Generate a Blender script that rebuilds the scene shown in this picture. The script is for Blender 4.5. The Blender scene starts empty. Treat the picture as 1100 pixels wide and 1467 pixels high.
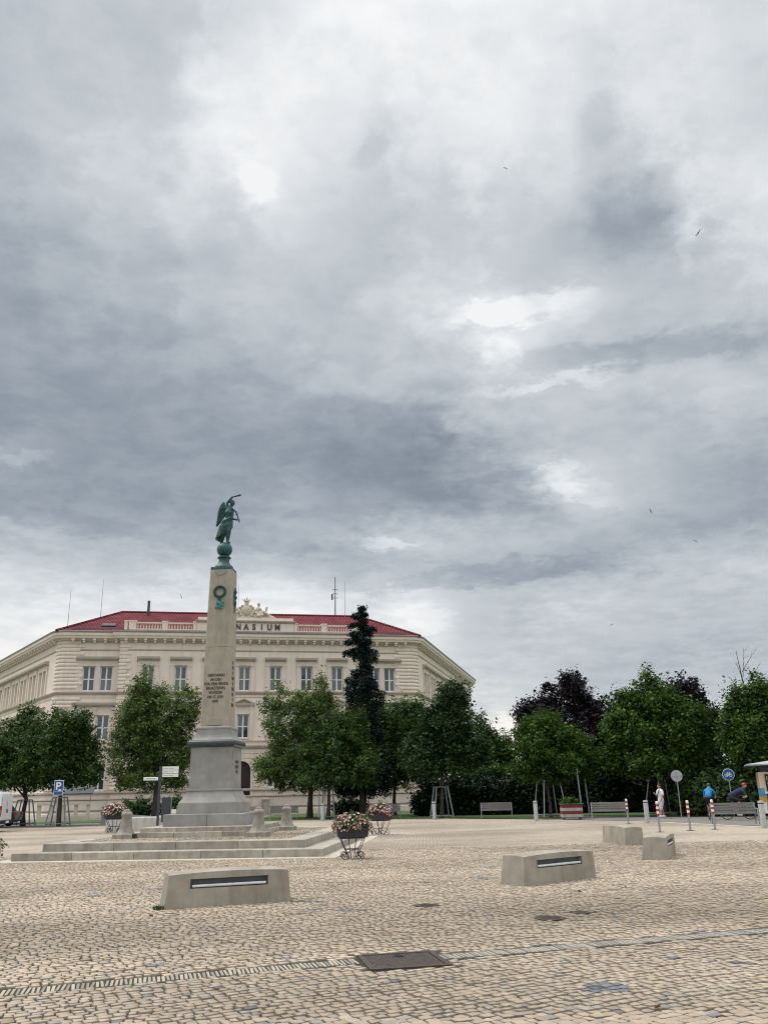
import bpy, bmesh, math, random
import numpy as np
from mathutils import Vector, Matrix, Euler

R = math.radians
PI = math.pi
scene = bpy.context.scene
COL = scene.collection

# ------------------------------------------------------------------ camera
cam_data = bpy.data.cameras.new('camera')
cam = bpy.data.objects.new('camera', cam_data)
COL.objects.link(cam)
scene.camera = cam
cam_data.sensor_fit = 'VERTICAL'
cam_data.sensor_height = 36.0
cam_data.sensor_width = 27.0
cam_data.lens = 1220.0 / 1467.0 * 36.0
cam_data.clip_start = 0.05
cam_data.clip_end = 6000.0
PITCH, ROLL = R(18.15), R(1.25)
cam.matrix_world = (Matrix.Translation((0, 0, 1.66)) @ Matrix.Rotation(R(90) + PITCH, 4, 'X')
                    @ Matrix.Rotation(-ROLL, 4, 'Z'))

# ------------------------------------------------------------------ render / exposure
scene.view_settings.view_transform = 'Standard'
scene.view_settings.look = 'None'
scene.view_settings.exposure = 0.25
scene.view_settings.gamma = 1.0
scene.view_settings.use_curve_mapping = False
scene.render.engine = 'CYCLES'
scene.cycles.filter_width = 1.1
scene.cycles.max_bounces = 6
scene.cycles.diffuse_bounces = 3
scene.cycles.glossy_bounces = 3
scene.cycles.transmission_bounces = 3
scene.cycles.transparent_max_bounces = 4
scene.cycles.use_adaptive_sampling = True
scene.cycles.adaptive_threshold = 0.015
scene.cycles.use_denoising = True
scene.cycles.denoiser = 'OPENIMAGEDENOISE'

# ------------------------------------------------------------------ world: overcast sky, cloud brightness by direction
SUN_AZ, SUN_EL = R(-74), R(58)         # veiled sun, left of the camera (azimuth from +Y, clockwise)
SKY_EL = [0.0, 2.0, 3.5, 5.0, 6.2, 7.4, 8.6, 9.6, 10.6, 11.6, 12.6, 13.6, 14.6, 15.6, 16.6, 17.6, 18.6, 19.6, 20.7, 21.8, 22.9, 24.0, 25.2, 26.4, 27.7, 29.0, 30.5, 32.0, 33.6, 35.3, 37.2, 39.2, 41.5, 44.0, 47.0, 51.0]
SKY_ROWS = [
    [880, 881, 882, 882, 882, 882, 882, 882, 882, 882, 882, 882, 882, 882, 882, 882, 871, 871, 871, 871, 871, 909, 910, 910, 896, 843, 843, 843, 842, 824, 824, 824, 824, 824, 823, 802, 801],
    [880, 881, 882, 882, 882, 882, 882, 882, 882, 882, 882, 882, 882, 882, 882, 882, 871, 871, 871, 871, 877, 916, 921, 903, 845, 805, 812, 834, 843, 842, 819, 805, 804, 804, 804, 777, 776],
    [880, 880, 882, 882, 882, 882, 882, 882, 882, 882, 882, 882, 882, 882, 882, 869, 863, 870, 873, 908, 910, 915, 924, 905, 856, 804, 803, 773, 821, 837, 818, 796, 792, 788, 782, 757, 756],
    [877, 877, 877, 877, 878, 879, 876, 874, 874, 874, 875, 877, 878, 875, 868, 860, 851, 843, 832, 832, 833, 834, 833, 806, 783, 750, 745, 731, 733, 762, 758, 745, 744, 744, 743, 741, 741],
    [870, 870, 883, 886, 886, 884, 873, 871, 870, 863, 863, 865, 866, 865, 860, 853, 844, 840, 832, 829, 829, 828, 822, 796, 773, 738, 722, 706, 707, 713, 717, 722, 723, 722, 722, 731, 734],
    [859, 873, 886, 886, 886, 883, 872, 871, 871, 870, 847, 850, 906, 930, 929, 916, 912, 893, 893, 866, 805, 800, 791, 777, 748, 722, 705, 700, 694, 699, 707, 708, 705, 702, 700, 715, 730],
    [843, 884, 887, 886, 886, 882, 872, 871, 874, 881, 866, 928, 933, 933, 931, 919, 917, 890, 893, 888, 840, 786, 767, 764, 758, 753, 732, 727, 709, 707, 708, 701, 697, 697, 698, 709, 728],
    [826, 888, 890, 889, 889, 884, 874, 879, 885, 879, 870, 897, 933, 933, 931, 919, 917, 890, 889, 891, 848, 778, 752, 757, 764, 769, 756, 742, 728, 738, 736, 719, 709, 708, 709, 713, 726],
    [807, 888, 891, 891, 892, 891, 883, 886, 885, 864, 872, 887, 928, 933, 931, 918, 916, 888, 888, 896, 853, 774, 740, 750, 770, 783, 774, 758, 741, 743, 731, 725, 723, 725, 728, 731, 722],
    [786, 875, 878, 879, 881, 881, 883, 885, 873, 861, 872, 885, 902, 933, 929, 914, 899, 871, 880, 886, 848, 784, 751, 757, 774, 793, 791, 777, 758, 746, 741, 760, 764, 769, 775, 777, 716],
    [763, 845, 850, 853, 856, 849, 850, 858, 841, 844, 861, 878, 879, 915, 910, 890, 867, 839, 854, 845, 813, 777, 741, 733, 726, 743, 735, 737, 747, 755, 772, 791, 788, 785, 782, 777, 709],
    [741, 795, 800, 805, 810, 805, 801, 799, 787, 786, 818, 840, 830, 845, 834, 803, 789, 728, 754, 724, 710, 687, 658, 650, 648, 654, 661, 681, 718, 740, 746, 749, 747, 740, 732, 723, 701],
    [717, 737, 743, 749, 755, 756, 754, 748, 739, 731, 758, 767, 758, 761, 749, 711, 695, 670, 695, 691, 713, 712, 688, 682, 669, 658, 650, 656, 678, 690, 687, 672, 681, 675, 667, 659, 693],
    [691, 656, 665, 675, 684, 696, 700, 693, 684, 678, 682, 688, 691, 683, 673, 657, 671, 701, 757, 755, 761, 764, 738, 721, 701, 692, 670, 660, 648, 633, 628, 622, 628, 624, 618, 613, 685],
    [664, 584, 590, 597, 605, 625, 630, 628, 626, 624, 639, 641, 637, 645, 644, 643, 662, 702, 757, 746, 733, 737, 717, 713, 712, 719, 704, 687, 664, 639, 622, 606, 599, 597, 597, 597, 677],
    [637, 555, 556, 558, 561, 578, 579, 583, 587, 587, 601, 605, 608, 622, 632, 641, 634, 648, 673, 667, 647, 660, 656, 661, 671, 733, 752, 738, 706, 671, 638, 613, 602, 604, 606, 609, 670],
    [616, 560, 558, 557, 557, 563, 562, 563, 567, 568, 577, 590, 594, 604, 613, 631, 609, 602, 591, 588, 570, 574, 594, 605, 657, 759, 783, 755, 732, 681, 658, 627, 615, 617, 618, 620, 663],
    [611, 589, 584, 581, 581, 581, 570, 563, 562, 562, 571, 581, 583, 591, 595, 618, 585, 577, 567, 551, 543, 562, 588, 631, 716, 815, 803, 753, 738, 680, 662, 640, 626, 629, 632, 636, 665],
    [608, 609, 610, 611, 617, 617, 587, 567, 560, 560, 565, 571, 572, 572, 570, 583, 551, 549, 551, 537, 542, 581, 608, 662, 728, 792, 772, 728, 719, 675, 667, 668, 659, 666, 674, 681, 690],
    [575, 571, 575, 582, 599, 619, 584, 566, 560, 559, 562, 564, 565, 561, 560, 560, 542, 542, 543, 540, 552, 595, 643, 687, 716, 739, 726, 711, 704, 696, 700, 718, 704, 704, 709, 716, 723],
    [564, 560, 560, 561, 564, 579, 569, 566, 567, 567, 569, 570, 569, 567, 567, 565, 554, 554, 561, 556, 572, 633, 695, 722, 729, 732, 724, 716, 704, 712, 722, 745, 746, 748, 756, 764, 769],
    [566, 563, 562, 562, 562, 568, 569, 569, 576, 576, 582, 585, 584, 593, 593, 593, 593, 593, 580, 586, 606, 691, 737, 743, 746, 744, 737, 737, 722, 748, 771, 786, 775, 771, 765, 756, 744],
    [572, 570, 569, 567, 566, 575, 576, 577, 585, 584, 595, 597, 597, 614, 614, 615, 626, 626, 619, 616, 639, 706, 743, 757, 778, 781, 784, 786, 762, 774, 780, 766, 723, 717, 713, 710, 709],
    [581, 580, 578, 577, 576, 587, 588, 590, 599, 598, 617, 621, 620, 651, 651, 654, 685, 687, 705, 687, 708, 739, 772, 799, 827, 804, 779, 752, 724, 743, 709, 695, 687, 709, 716, 721, 726],
    [590, 589, 588, 586, 585, 602, 602, 607, 620, 618, 645, 649, 648, 684, 684, 691, 733, 732, 738, 742, 758, 778, 812, 837, 814, 750, 720, 699, 694, 712, 713, 714, 721, 736, 743, 749, 756],
    [602, 600, 598, 596, 596, 615, 615, 625, 639, 637, 671, 674, 674, 706, 706, 722, 754, 749, 762, 768, 783, 801, 835, 861, 842, 796, 772, 752, 739, 742, 734, 728, 738, 763, 775, 786, 796],
    [615, 614, 612, 611, 611, 632, 631, 650, 663, 661, 703, 704, 704, 730, 730, 741, 754, 755, 776, 781, 805, 836, 872, 893, 872, 861, 845, 810, 757, 734, 724, 726, 754, 796, 821, 835, 844],
    [622, 621, 620, 619, 623, 646, 645, 672, 683, 683, 730, 731, 731, 753, 753, 744, 737, 743, 779, 784, 811, 852, 870, 880, 811, 819, 794, 770, 714, 703, 712, 745, 796, 839, 858, 863, 865],
    [634, 631, 628, 626, 637, 660, 659, 690, 696, 696, 744, 746, 754, 772, 770, 754, 740, 740, 758, 774, 792, 806, 806, 794, 771, 756, 709, 693, 670, 675, 705, 764, 833, 861, 866, 865, 864],
    [672, 668, 663, 661, 696, 683, 691, 724, 721, 723, 764, 765, 794, 804, 801, 783, 758, 749, 737, 755, 779, 786, 786, 784, 779, 741, 691, 669, 659, 667, 722, 799, 851, 862, 861, 859, 856],
    [693, 690, 686, 692, 721, 743, 780, 785, 783, 813, 826, 816, 827, 853, 836, 811, 784, 762, 742, 742, 780, 773, 787, 825, 804, 816, 778, 747, 726, 713, 752, 819, 855, 853, 847, 844, 841],
    [710, 708, 705, 716, 737, 758, 795, 803, 807, 830, 861, 885, 937, 948, 886, 851, 819, 795, 778, 790, 807, 805, 842, 848, 852, 865, 863, 795, 780, 795, 833, 852, 858, 845, 834, 831, 828],
    [720, 719, 719, 736, 751, 760, 782, 813, 808, 829, 869, 896, 916, 931, 919, 902, 883, 853, 828, 855, 870, 874, 886, 889, 892, 885, 884, 831, 800, 826, 853, 854, 851, 845, 822, 820, 818],
    [726, 725, 724, 740, 748, 743, 754, 772, 784, 835, 882, 910, 911, 928, 929, 927, 933, 928, 904, 919, 922, 923, 913, 914, 915, 897, 893, 878, 857, 861, 866, 849, 846, 845, 815, 811, 810],
    [729, 729, 729, 739, 745, 745, 744, 743, 756, 779, 827, 863, 861, 887, 891, 915, 927, 933, 933, 933, 933, 933, 924, 924, 924, 919, 894, 891, 889, 888, 881, 844, 844, 843, 825, 808, 808],
    [729, 729, 730, 744, 745, 745, 745, 745, 753, 763, 802, 828, 848, 859, 856, 884, 912, 930, 933, 933, 933, 931, 922, 922, 922, 922, 906, 886, 886, 886, 886, 845, 843, 843, 841, 809, 808],
]
# single clouds and breaks with firmer edges: azimuth, elevation, half-width, half-height (degrees), brightness step, tilt
CLOUDS = [
    (19.5, 35.6, 3.8, 2.6, -.085, 0), (18.2, 41.2, 1.7, 1.7, -.055, 0), (18.0, 27.2, 9.9, 1.0, -.075, -3), (10.1, 31.1, 5.7, .9, .100, 4), (12.7, 19.9, 1.2, 1.2, .085, 0), (14.6, 18.6, 2.2, .8, .045, -12), (-14.0, 7.0, 16.0, 4.6, .07, 0),
    (12.5, 26.0, 5.4, .45, .070, 2), (2.1, 22.0, 9.5, 2.9, -.030, -8), (6.6, 13.6, 9.4, .7, -.075, 4), (.5, 16.0, 2.0, .45, .100, 0), (-9.5, 39.0, 1.9, .9, .060, 0), (-.8, 41.2, 1.5, 1.0, -.050, 0),
    (-24.7, 20.6, 2.0, .5, .060, 5), (2.6, 10.9, 1.7, .8, .060, 0), (23.2, 33.8, .8, 2.4, .050, 0), (8.9, 28.5, 1.3, 1.2, .080, 0), (-15.3, 16.2, 14.8, .6, -.030, -3), (7.7, 3.3, 1.2, 1.1, .080, 0)]
world = bpy.data.worlds.new('World')
scene.world = world
world.use_nodes = True
wt = world.node_tree
wt.nodes.clear()


class NT:
    """small helper for building node trees"""
    def __init__(self, tree):
        self.t = tree

    def n(self, kind, **kw):
        nd = self.t.nodes.new(kind)
        for k, v in kw.items():
            setattr(nd, k, v)
        return nd

    def l(self, a, b):
        self.t.links.new(a, b)

    def put(self, sock, v):
        if hasattr(v, 'is_output'):
            self.l(v, sock)
        elif v is not None:
            sock.default_value = v

    def m(self, op, a, b=None, c=None, clamp=False):
        nd = self.n('ShaderNodeMath', operation=op, use_clamp=clamp)
        for i, v in enumerate((a, b, c)):
            self.put(nd.inputs[i], v)
        return nd.outputs[0]

    def v(self, op, a, b=None, c=None, s=None):
        nd = self.n('ShaderNodeVectorMath', operation=op)
        for i, q in enumerate((a, b, c)):
            self.put(nd.inputs[i], q)
        if s is not None:
            self.put(nd.inputs['Scale'], s)
        return nd.outputs['Value'] if op in ('DOT_PRODUCT', 'LENGTH') else nd.outputs[0]

    def noise(self, vec, scale, detail=5, rough=.55, dist=0.0, typ=None):
        nd = self.n('ShaderNodeTexNoise')
        if typ:
            nd.noise_type = typ
        self.put(nd.inputs['Vector'], vec)
        nd.inputs['Scale'].default_value = scale
        nd.inputs['Detail'].default_value = detail
        nd.inputs['Roughness'].default_value = rough
        nd.inputs['Distortion'].default_value = dist
        return nd

    def maprange(self, v, a, b, c=0.0, d=1.0, smooth=False):
        nd = self.n('ShaderNodeMapRange')
        if smooth:
            nd.interpolation_type = 'SMOOTHSTEP'
        self.put(nd.inputs[0], v)
        for i, q in enumerate((a, b, c, d)):
            self.put(nd.inputs[i + 1], q)
        return nd.outputs[0]

    def mixf(self, f, a, b):
        nd = self.n('ShaderNodeMix', data_type='FLOAT')
        self.put(nd.inputs[0], f)
        self.put(nd.inputs[2], a)
        self.put(nd.inputs[3], b)
        return nd.outputs[0]

    def mixc(self, f, a, b, blend='MIX'):
        nd = self.n('ShaderNodeMix', data_type='RGBA', blend_type=blend)
        self.put(nd.inputs[0], f)
        for i, q in ((6, a), (7, b)):
            if isinstance(q, (tuple, list)) and len(q) == 3:
                q = (*q, 1)
            self.put(nd.inputs[i], q)
        return nd.outputs[2]

    def ramp(self, f, stops):
        nd = self.n('ShaderNodeValToRGB')
        el = nd.color_ramp.elements
        while len(el) > 1:
            el.remove(el[-1])
        el[0].position = stops[0][0]
        el[0].color = (*stops[0][1], 1)
        for p, c in stops[1:]:
            e = el.new(p)
            e.color = (*c, 1)
        self.put(nd.inputs[0], f)
        return nd.outputs[0]


def srgb(r, g, b):
    f = lambda c: c / 12.92 if c <= .04045 else ((c + .055) / 1.055) ** 2.4
    return (f(r / 255), f(g / 255), f(b / 255))


def build_world():
    W = NT(wt)
    tc = W.n('ShaderNodeTexCoord')
    d = W.v('NORMALIZE', tc.outputs['Generated'])
    sx = W.n('ShaderNodeSeparateXYZ')
    W.l(d, sx.inputs[0])
    x, y, z = sx.outputs
    # cloud-deck coordinates: where the direction meets a flat layer overhead
    zz = W.m('ADD', W.m('MAXIMUM', z, 0.0), 0.17)
    cx = W.n('ShaderNodeCombineXYZ')
    W.l(W.m('DIVIDE', x, zz), cx.inputs[0])
    W.l(W.m('DIVIDE', y, zz), cx.inputs[1])
    deck = cx.outputs[0]
    n1 = W.noise(deck, 1.5, 5, .58)
    n2 = W.noise(deck, 6.5, 6, .62)
    n3 = W.noise(deck, 0.55, 3, .5)
    n4 = W.noise(deck, 17.0, 5, .6, .3)
    az = W.m('MULTIPLY', W.m('ARCTAN2', x, y), 180 / PI)
    el = W.m('MULTIPLY', W.m('ARCSINE', z), 180 / PI)
    sc1 = W.n('ShaderNodeSeparateColor')
    W.l(n1.outputs['Color'], sc1.inputs[0])
    sc2 = W.n('ShaderNodeSeparateColor')
    W.l(n2.outputs['Color'], sc2.inputs[0])
    elw = W.maprange(el, 0, 30, .35, 1.0)          # billows look flatter towards the horizon

    def warp(base, a, b, k1, k2):
        q = W.m('MULTIPLY_ADD', W.m('SUBTRACT', a, .5), k1, W.m('MULTIPLY', W.m('SUBTRACT', b, .5), k2))
        return W.m('ADD', base, q)
    sc4 = W.n('ShaderNodeSeparateColor')
    W.l(n4.outputs['Color'], sc4.inputs[0])
    azw = warp(az, sc1.outputs[0], sc2.outputs[0], 3.0, 5.5)
    azw = W.m('MULTIPLY_ADD', W.m('SUBTRACT', sc4.outputs[0], .5), 4.0, azw)
    dq = W.m('MULTIPLY_ADD', W.m('SUBTRACT', sc1.outputs[1], .5), 1.6, W.m('MULTIPLY', W.m('SUBTRACT', sc2.outputs[1], .5), 3.2))
    dq = W.m('MULTIPLY_ADD', W.m('SUBTRACT', sc4.outputs[1], .5), 3.0, dq)
    elq = W.m('MULTIPLY_ADD', dq, elw, el)
    u = W.maprange(azw, -33, 33, 0, 1)
    val = None
    for i, row in enumerate(SKY_ROWS):
        nd = W.n('ShaderNodeFloatCurve')
        cu = nd.mapping.curves[0]
        vals = [q / 1000 for q in row]
        nv = len(vals)
        cu.points[0].location = (0, vals[0])
        cu.points[1].location = (1, vals[-1])
        for j in range(1, nv - 1):
            cu.points.new(j / (nv - 1), vals[j])
        nd.mapping.use_clip = False
        nd.mapping.update()
        W.l(u, nd.inputs['Value'])
        if val is None:
            val = nd.outputs[0]
        else:
            f = W.maprange(elq, SKY_EL[i - 1], SKY_EL[i])
            val = W.mixf(f, val, nd.outputs[0])
    cv = W.n('ShaderNodeCombineXYZ')
    W.l(W.m('MULTIPLY_ADD', W.m('SUBTRACT', sc2.outputs[2], .5), 5.0, W.m('MULTIPLY_ADD', W.m('SUBTRACT', sc4.outputs[2], .5), 3.0, az)), cv.inputs[0])
    W.l(elq, cv.inputs[1])
    for (ca_, ce_, ra_, re_, wgt, tl_) in CLOUDS:
        mp = W.n('ShaderNodeMapping', vector_type='TEXTURE')
        mp.inputs['Location'].default_value = (ca_, ce_, 0)
        mp.inputs['Rotation'].default_value = (0, 0, R(tl_))
        mp.inputs['Scale'].default_value = (ra_, re_, 1)
        W.l(cv.outputs[0], mp.inputs[0])
        val = W.m('MULTIPLY_ADD', W.maprange(W.v('LENGTH', mp.outputs[0]), 1.35, .55, 0, 1, True), wgt * .9, val)
    # cloud noise goes on all around, brighter than in view to add light
    gen = W.m('ADD', W.m('MULTIPLY_ADD', W.m('SUBTRACT', n3.outputs[0], .5), .6, .82), W.m('MULTIPLY', W.m('SUBTRACT', n1.outputs[0], .5), .35))
    gen = W.m('ADD', gen, W.maprange(el, 20, 75, 0, .26))
    side = W.maprange(W.m('ABSOLUTE', az), 27, 48, 0, 1, True)
    top = W.maprange(el, 44, 58, 0, 1, True)
    val = W.mixf(W.m('MAXIMUM', side, top), val, gen)
    b2 = W.maprange(n2.outputs[0], .36, .62, -.5, .5, True)
    b4 = W.maprange(n4.outputs[0], .38, .62, -.5, .5, True)
    fine = W.m('ADD', W.m('MULTIPLY', b2, .050), W.m('MULTIPLY', b4, .022))
    val = W.m('MULTIPLY_ADD', W.m('SUBTRACT', val, .72), 1.03, .725)
    val = W.m('ADD', val, fine)
    stops = [(0.40, srgb(114, 125, 139)), (.52, srgb(140, 150, 162)), (.60, srgb(158, 167, 177)), (.70, srgb(183, 190, 197)),
             (.80, srgb(203, 209, 214)), (.90, srgb(230, 233, 236)), (.97, srgb(247, 248, 249))]
    col = W.ramp(val, stops)
    # brighter than white overhead and behind, raised out of view to light the scene
    over = W.maprange(el, 46, 82, 1.0, 3.0, True)
    over = W.m('MULTIPLY', over, W.maprange(W.m('ABSOLUTE', az), 35, 100, 1.0, 1.3, True))
    col = W.v('SCALE', col, s=W.m('MULTIPLY', over, .841))      # .841 undoes the camera exposure for the sky itself
    warm = W.maprange(el, 0, 14, 1, 0, True)
    warm = W.m('MULTIPLY', warm, W.maprange(val, .72, .95, 0, 1))
    col = W.mixc(W.m('MULTIPLY', warm, .8), col, (1.07, 1.01, .90), 'MULTIPLY')
    sky = W.n('ShaderNodeTexSky', sky_type='NISHITA', sun_disc=False)
    sky.sun_elevation = SUN_EL
    sky.sun_rotation = SUN_AZ
    blue = W.v('SCALE', sky.outputs[0], s=.06)
    col = W.mixc(.96, blue, col)
    bg = W.n('ShaderNodeBackground')
    W.l(col, bg.inputs[0])
    bg.inputs[1].default_value = 1.0
    out = W.n('ShaderNodeOutputWorld')
    W.l(bg.outputs[0], out.inputs[0])


build_world()
world.cycles.sampling_method = 'MANUAL'
world.cycles.sample_map_resolution = 512

sun_data = bpy.data.lights.new('sun', 'SUN')
sun_data.energy = 1.5
sun_data.angle = R(28)
sun_data.color = (1.0, .96, .90)
sun = bpy.data.objects.new('sun', sun_data)
COL.objects.link(sun)
sd = Vector((math.sin(SUN_AZ) * math.cos(SUN_EL), math.cos(SUN_AZ) * math.cos(SUN_EL), math.sin(SUN_EL)))
sun.rotation_euler = sd.to_track_quat('Z', 'Y').to_euler()

# ------------------------------------------------------------------ object helpers
def link(o, parent=None):
    COL.objects.link(o)
    if parent is not None:
        o.parent = parent
    return o


def tag(o, label=None, cat=None, group=None, kind=None):
    if label:
        o['label'] = label
    if cat:
        o['category'] = cat
    if group:
        o['group'] = group
    if kind:
        o['kind'] = kind
    return o


def empty(name, loc=(0, 0, 0), rz=0.0, parent=None):
    o = bpy.data.objects.new(name, None)
    o.empty_display_size = .2
    o.location = loc
    o.rotation_euler = (0, 0, rz)
    return link(o, parent)


def inst(name, mesh, parent=None, loc=(0, 0, 0), rot=(0, 0, 0), scale=(1, 1, 1)):
    o = bpy.data.objects.new(name, mesh)
    o.location = loc
    o.rotation_euler = rot
    o.scale = scale
    return link(o, parent)


def copy_tree(o, parent=None):
    c = o.copy()
    COL.objects.link(c)
    c.parent = parent
    for ch in [q for q in bpy.data.objects if q.parent == o]:
        copy_tree(ch, c)
    return c


class MB:
    """collects simple shapes into one mesh"""
    def __init__(self):
        self.v = []
        self.f = []

    def add(self, vs, fs, M=None):
        b = len(self.v)
        if M is not None:
            vs = [tuple(M @ Vector(p)) for p in vs]
        self.v.extend(vs)
        self.f.extend([tuple(i + b for i in f) for f in fs])
        return self

    def box(self, x0, x1, y0, y1, z0, z1, M=None, taper=0.0, ty=None):
        t, s = taper, taper if ty is None else ty
        vs = [(x0, y0, z0), (x1, y0, z0), (x1, y1, z0), (x0, y1, z0),
              (x0 + t, y0 + s, z1), (x1 - t, y0 + s, z1), (x1 - t, y1 - s, z1), (x0 + t, y1 - s, z1)]
        return self.add(vs, [(3, 2, 1, 0), (4, 5, 6, 7), (0, 1, 5, 4), (1, 2, 6, 5), (2, 3, 7, 6), (3, 0, 4, 7)], M)

    def bbox(self, x0, x1, y0, y1, z0, z1, b=.01, M=None):
        """box with chamfered top and side edges"""
        ring = lambda i, z: [(x0 + i, y0 + b, z), (x0 + b, y0 + i, z), (x1 - b, y0 + i, z), (x1 - i, y0 + b, z),
                             (x1 - i, y1 - b, z), (x1 - b, y1 - i, z), (x0 + b, y1 - i, z), (x0 + i, y1 - b, z)]
        vs = ring(0, z0) + ring(0, z1 - b) + [(min(max(p[0], x0 + b), x1 - b), min(max(p[1], y0 + b), y1 - b), z1) for p in ring(0, z1)]
        fs = [tuple(range(7, -1, -1)), tuple(range(16, 24))]
        for k in range(2):
            for i in range(8):
                j = (i + 1) % 8
                fs.append((k * 8 + i, k * 8 + j, k * 8 + 8 + j, k * 8 + 8 + i))
        return self.add(vs, fs, M)

    def tube(self, pts, rad, n=8, M=None, cap=True):
        pts = [Vector(p) for p in pts]
        rad = rad if isinstance(rad, (list, tuple)) else [rad] * len(pts)
        vs, fs = [], []
        up = Vector((.03, .05, 1))
        prev = None
        for i, p in enumerate(pts):
            t = (pts[min(i + 1, len(pts) - 1)] - pts[max(i - 1, 0)])
            t = t.normalized() if t.length > 1e-9 else Vector((0, 0, 1))
            if prev is None:
                a = t.cross(up if abs(t.z) < .95 else Vector((1, .1, .05))).normalized()
            else:
                a = (prev - t * prev.dot(t)).normalized()
            prev = a
            b = t.cross(a)
            for k in range(n):
                q = 2 * PI * k / n
                vs.append(tuple(p + (a * math.cos(q) + b * math.sin(q)) * rad[i]))
        for i in range(len(pts) - 1):
            for k in range(n):
                j = (k + 1) % n
                fs.append((i * n + k, i * n + j, (i + 1) * n + j, (i + 1) * n + k))
        if cap:
            fs.append(tuple(range(n - 1, -1, -1)))
            m = (len(pts) - 1) * n
            fs.append(tuple(range(m, m + n)))
        return self.add(vs, fs, M)

    def lathe(self, prof, n=24, M=None, sq=False):
        """prof: (radius, z) from bottom to top; sq = square section with half-width radius"""
        vs, fs = [], []
        for r_, z in prof:
            if sq:
                vs += [(-r_, -r_, z), (r_, -r_, z), (r_, r_, z), (-r_, r_, z)]
            else:
                vs += [(r_ * math.cos(2 * PI * k / n), r_ * math.sin(2 * PI * k / n), z) for k in range(n)]
        n = 4 if sq else n
        for i in range(len(prof) - 1):
            for k in range(n):
                j = (k + 1) % n
                fs.append((i * n + k, i * n + j, (i + 1) * n + j, (i + 1) * n + k))
        fs.append(tuple(range(n - 1, -1, -1)))
        m = (len(prof) - 1) * n
        fs.append(tuple(range(m, m + n)))
        return self.add(vs, fs, M)

    def prism(self, poly, z0, z1, M=None):
        n = len(poly)
        vs = [(p[0], p[1], z0) for p in poly] + [(p[0], p[1], z1) for p in poly]
        fs = [tuple(range(n - 1, -1, -1)), tuple(range(n, 2 * n))]
        fs += [(i, (i + 1) % n, n + (i + 1) % n, n + i) for i in range(n)]
        return self.add(vs, fs, M)

    def sweep(self, path, prof, M=None, cap=True):
        """prof (out, z) closed polygon swept along the plan polyline; 'out' is to the right of travel"""
        n, m = len(path), len(prof)
        vs, fs = [], []
        P = [Vector(p) for p in path]
        for i in range(n):
            d0 = (P[i] - P[i - 1]).normalized() if i else None
            d1 = (P[i + 1] - P[i]).normalized() if i < n - 1 else None
            d0 = d0 or d1
            d1 = d1 or d0
            n0, n1 = Vector((d0.y, -d0.x)), Vector((d1.y, -d1.x))
            b = (n0 + n1)
            b = b / max(b.dot(n0), .2)
            for o, z in prof:
                vs.append((P[i].x + b.x * o, P[i].y + b.y * o, z))
        for i in range(n - 1):
            for k in range(m):
                j = (k + 1) % m
                fs.append((i * m + k, (i + 1) * m + k, (i + 1) * m + j, i * m + j))
        if cap:
            fs.append(tuple(range(m)))
            fs.append(tuple(range((n - 1) * m + m - 1, (n - 1) * m - 1, -1)))
        return self.add(vs, fs, M)

    def ell(self, c, r, M=None, nu=12, nv=8):
        vs, fs = [], []
        for i in range(nv + 1):
            t = PI * i / nv
            for k in range(nu):
                q = 2 * PI * k / nu
                vs.append((c[0] + r[0] * math.sin(t) * math.cos(q), c[1] + r[1] * math.sin(t) * math.sin(q), c[2] - r[2] * math.cos(t)))
        for i in range(nv):
            for k in range(nu):
                j = (k + 1) % nu
                fs.append((i * nu + k, i * nu + j, (i + 1) * nu + j, (i + 1) * nu + k))
        return self.add(vs, fs, M)

    def mesh(self, name, mat, smooth=False):
        me = bpy.data.meshes.new(name)
        me.from_pydata([tuple(p) for p in self.v], [], self.f)
        if mat:
            me.materials.append(mat)
        if smooth:
            me.polygons.foreach_set('use_smooth', [True] * len(me.polygons))
            if smooth != 'all':
                me.set_sharp_from_angle(angle=R(40))
        me.update()
        return me

    def build(self, name, mat, parent=None, smooth=False, loc=(0, 0, 0), rz=0.0):
        return inst(name, self.mesh(name, mat, smooth), parent, loc, (0, 0, rz))


def np_mesh(name, verts, faces, mat, smooth=False, color=None):
    """quads/tris from numpy arrays; color = per-face value stored as a face attribute 'tone'"""
    me = bpy.data.meshes.new(name)
    nv, nf, k = len(verts), len(faces), faces.shape[1]
    me.vertices.add(nv)
    me.vertices.foreach_set('co', verts.astype(np.float32).ravel())
    me.loops.add(nf * k)
    me.loops.foreach_set('vertex_index', faces.astype(np.int32).ravel())
    me.polygons.add(nf)
    me.polygons.foreach_set('loop_start', np.arange(0, nf * k, k, dtype=np.int32))
    me.polygons.foreach_set('loop_total', np.full(nf, k, dtype=np.int32))
    me.update(calc_edges=True)
    if color is not None:
        at = me.attributes.new('tone', 'FLOAT_VECTOR', 'FACE')
        at.data.foreach_set('vector', color.astype(np.float32).ravel())
    if smooth:
        me.polygons.foreach_set('use_smooth', np.ones(nf, dtype=bool))
    if mat:
        me.materials.append(mat)
    return me


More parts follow.
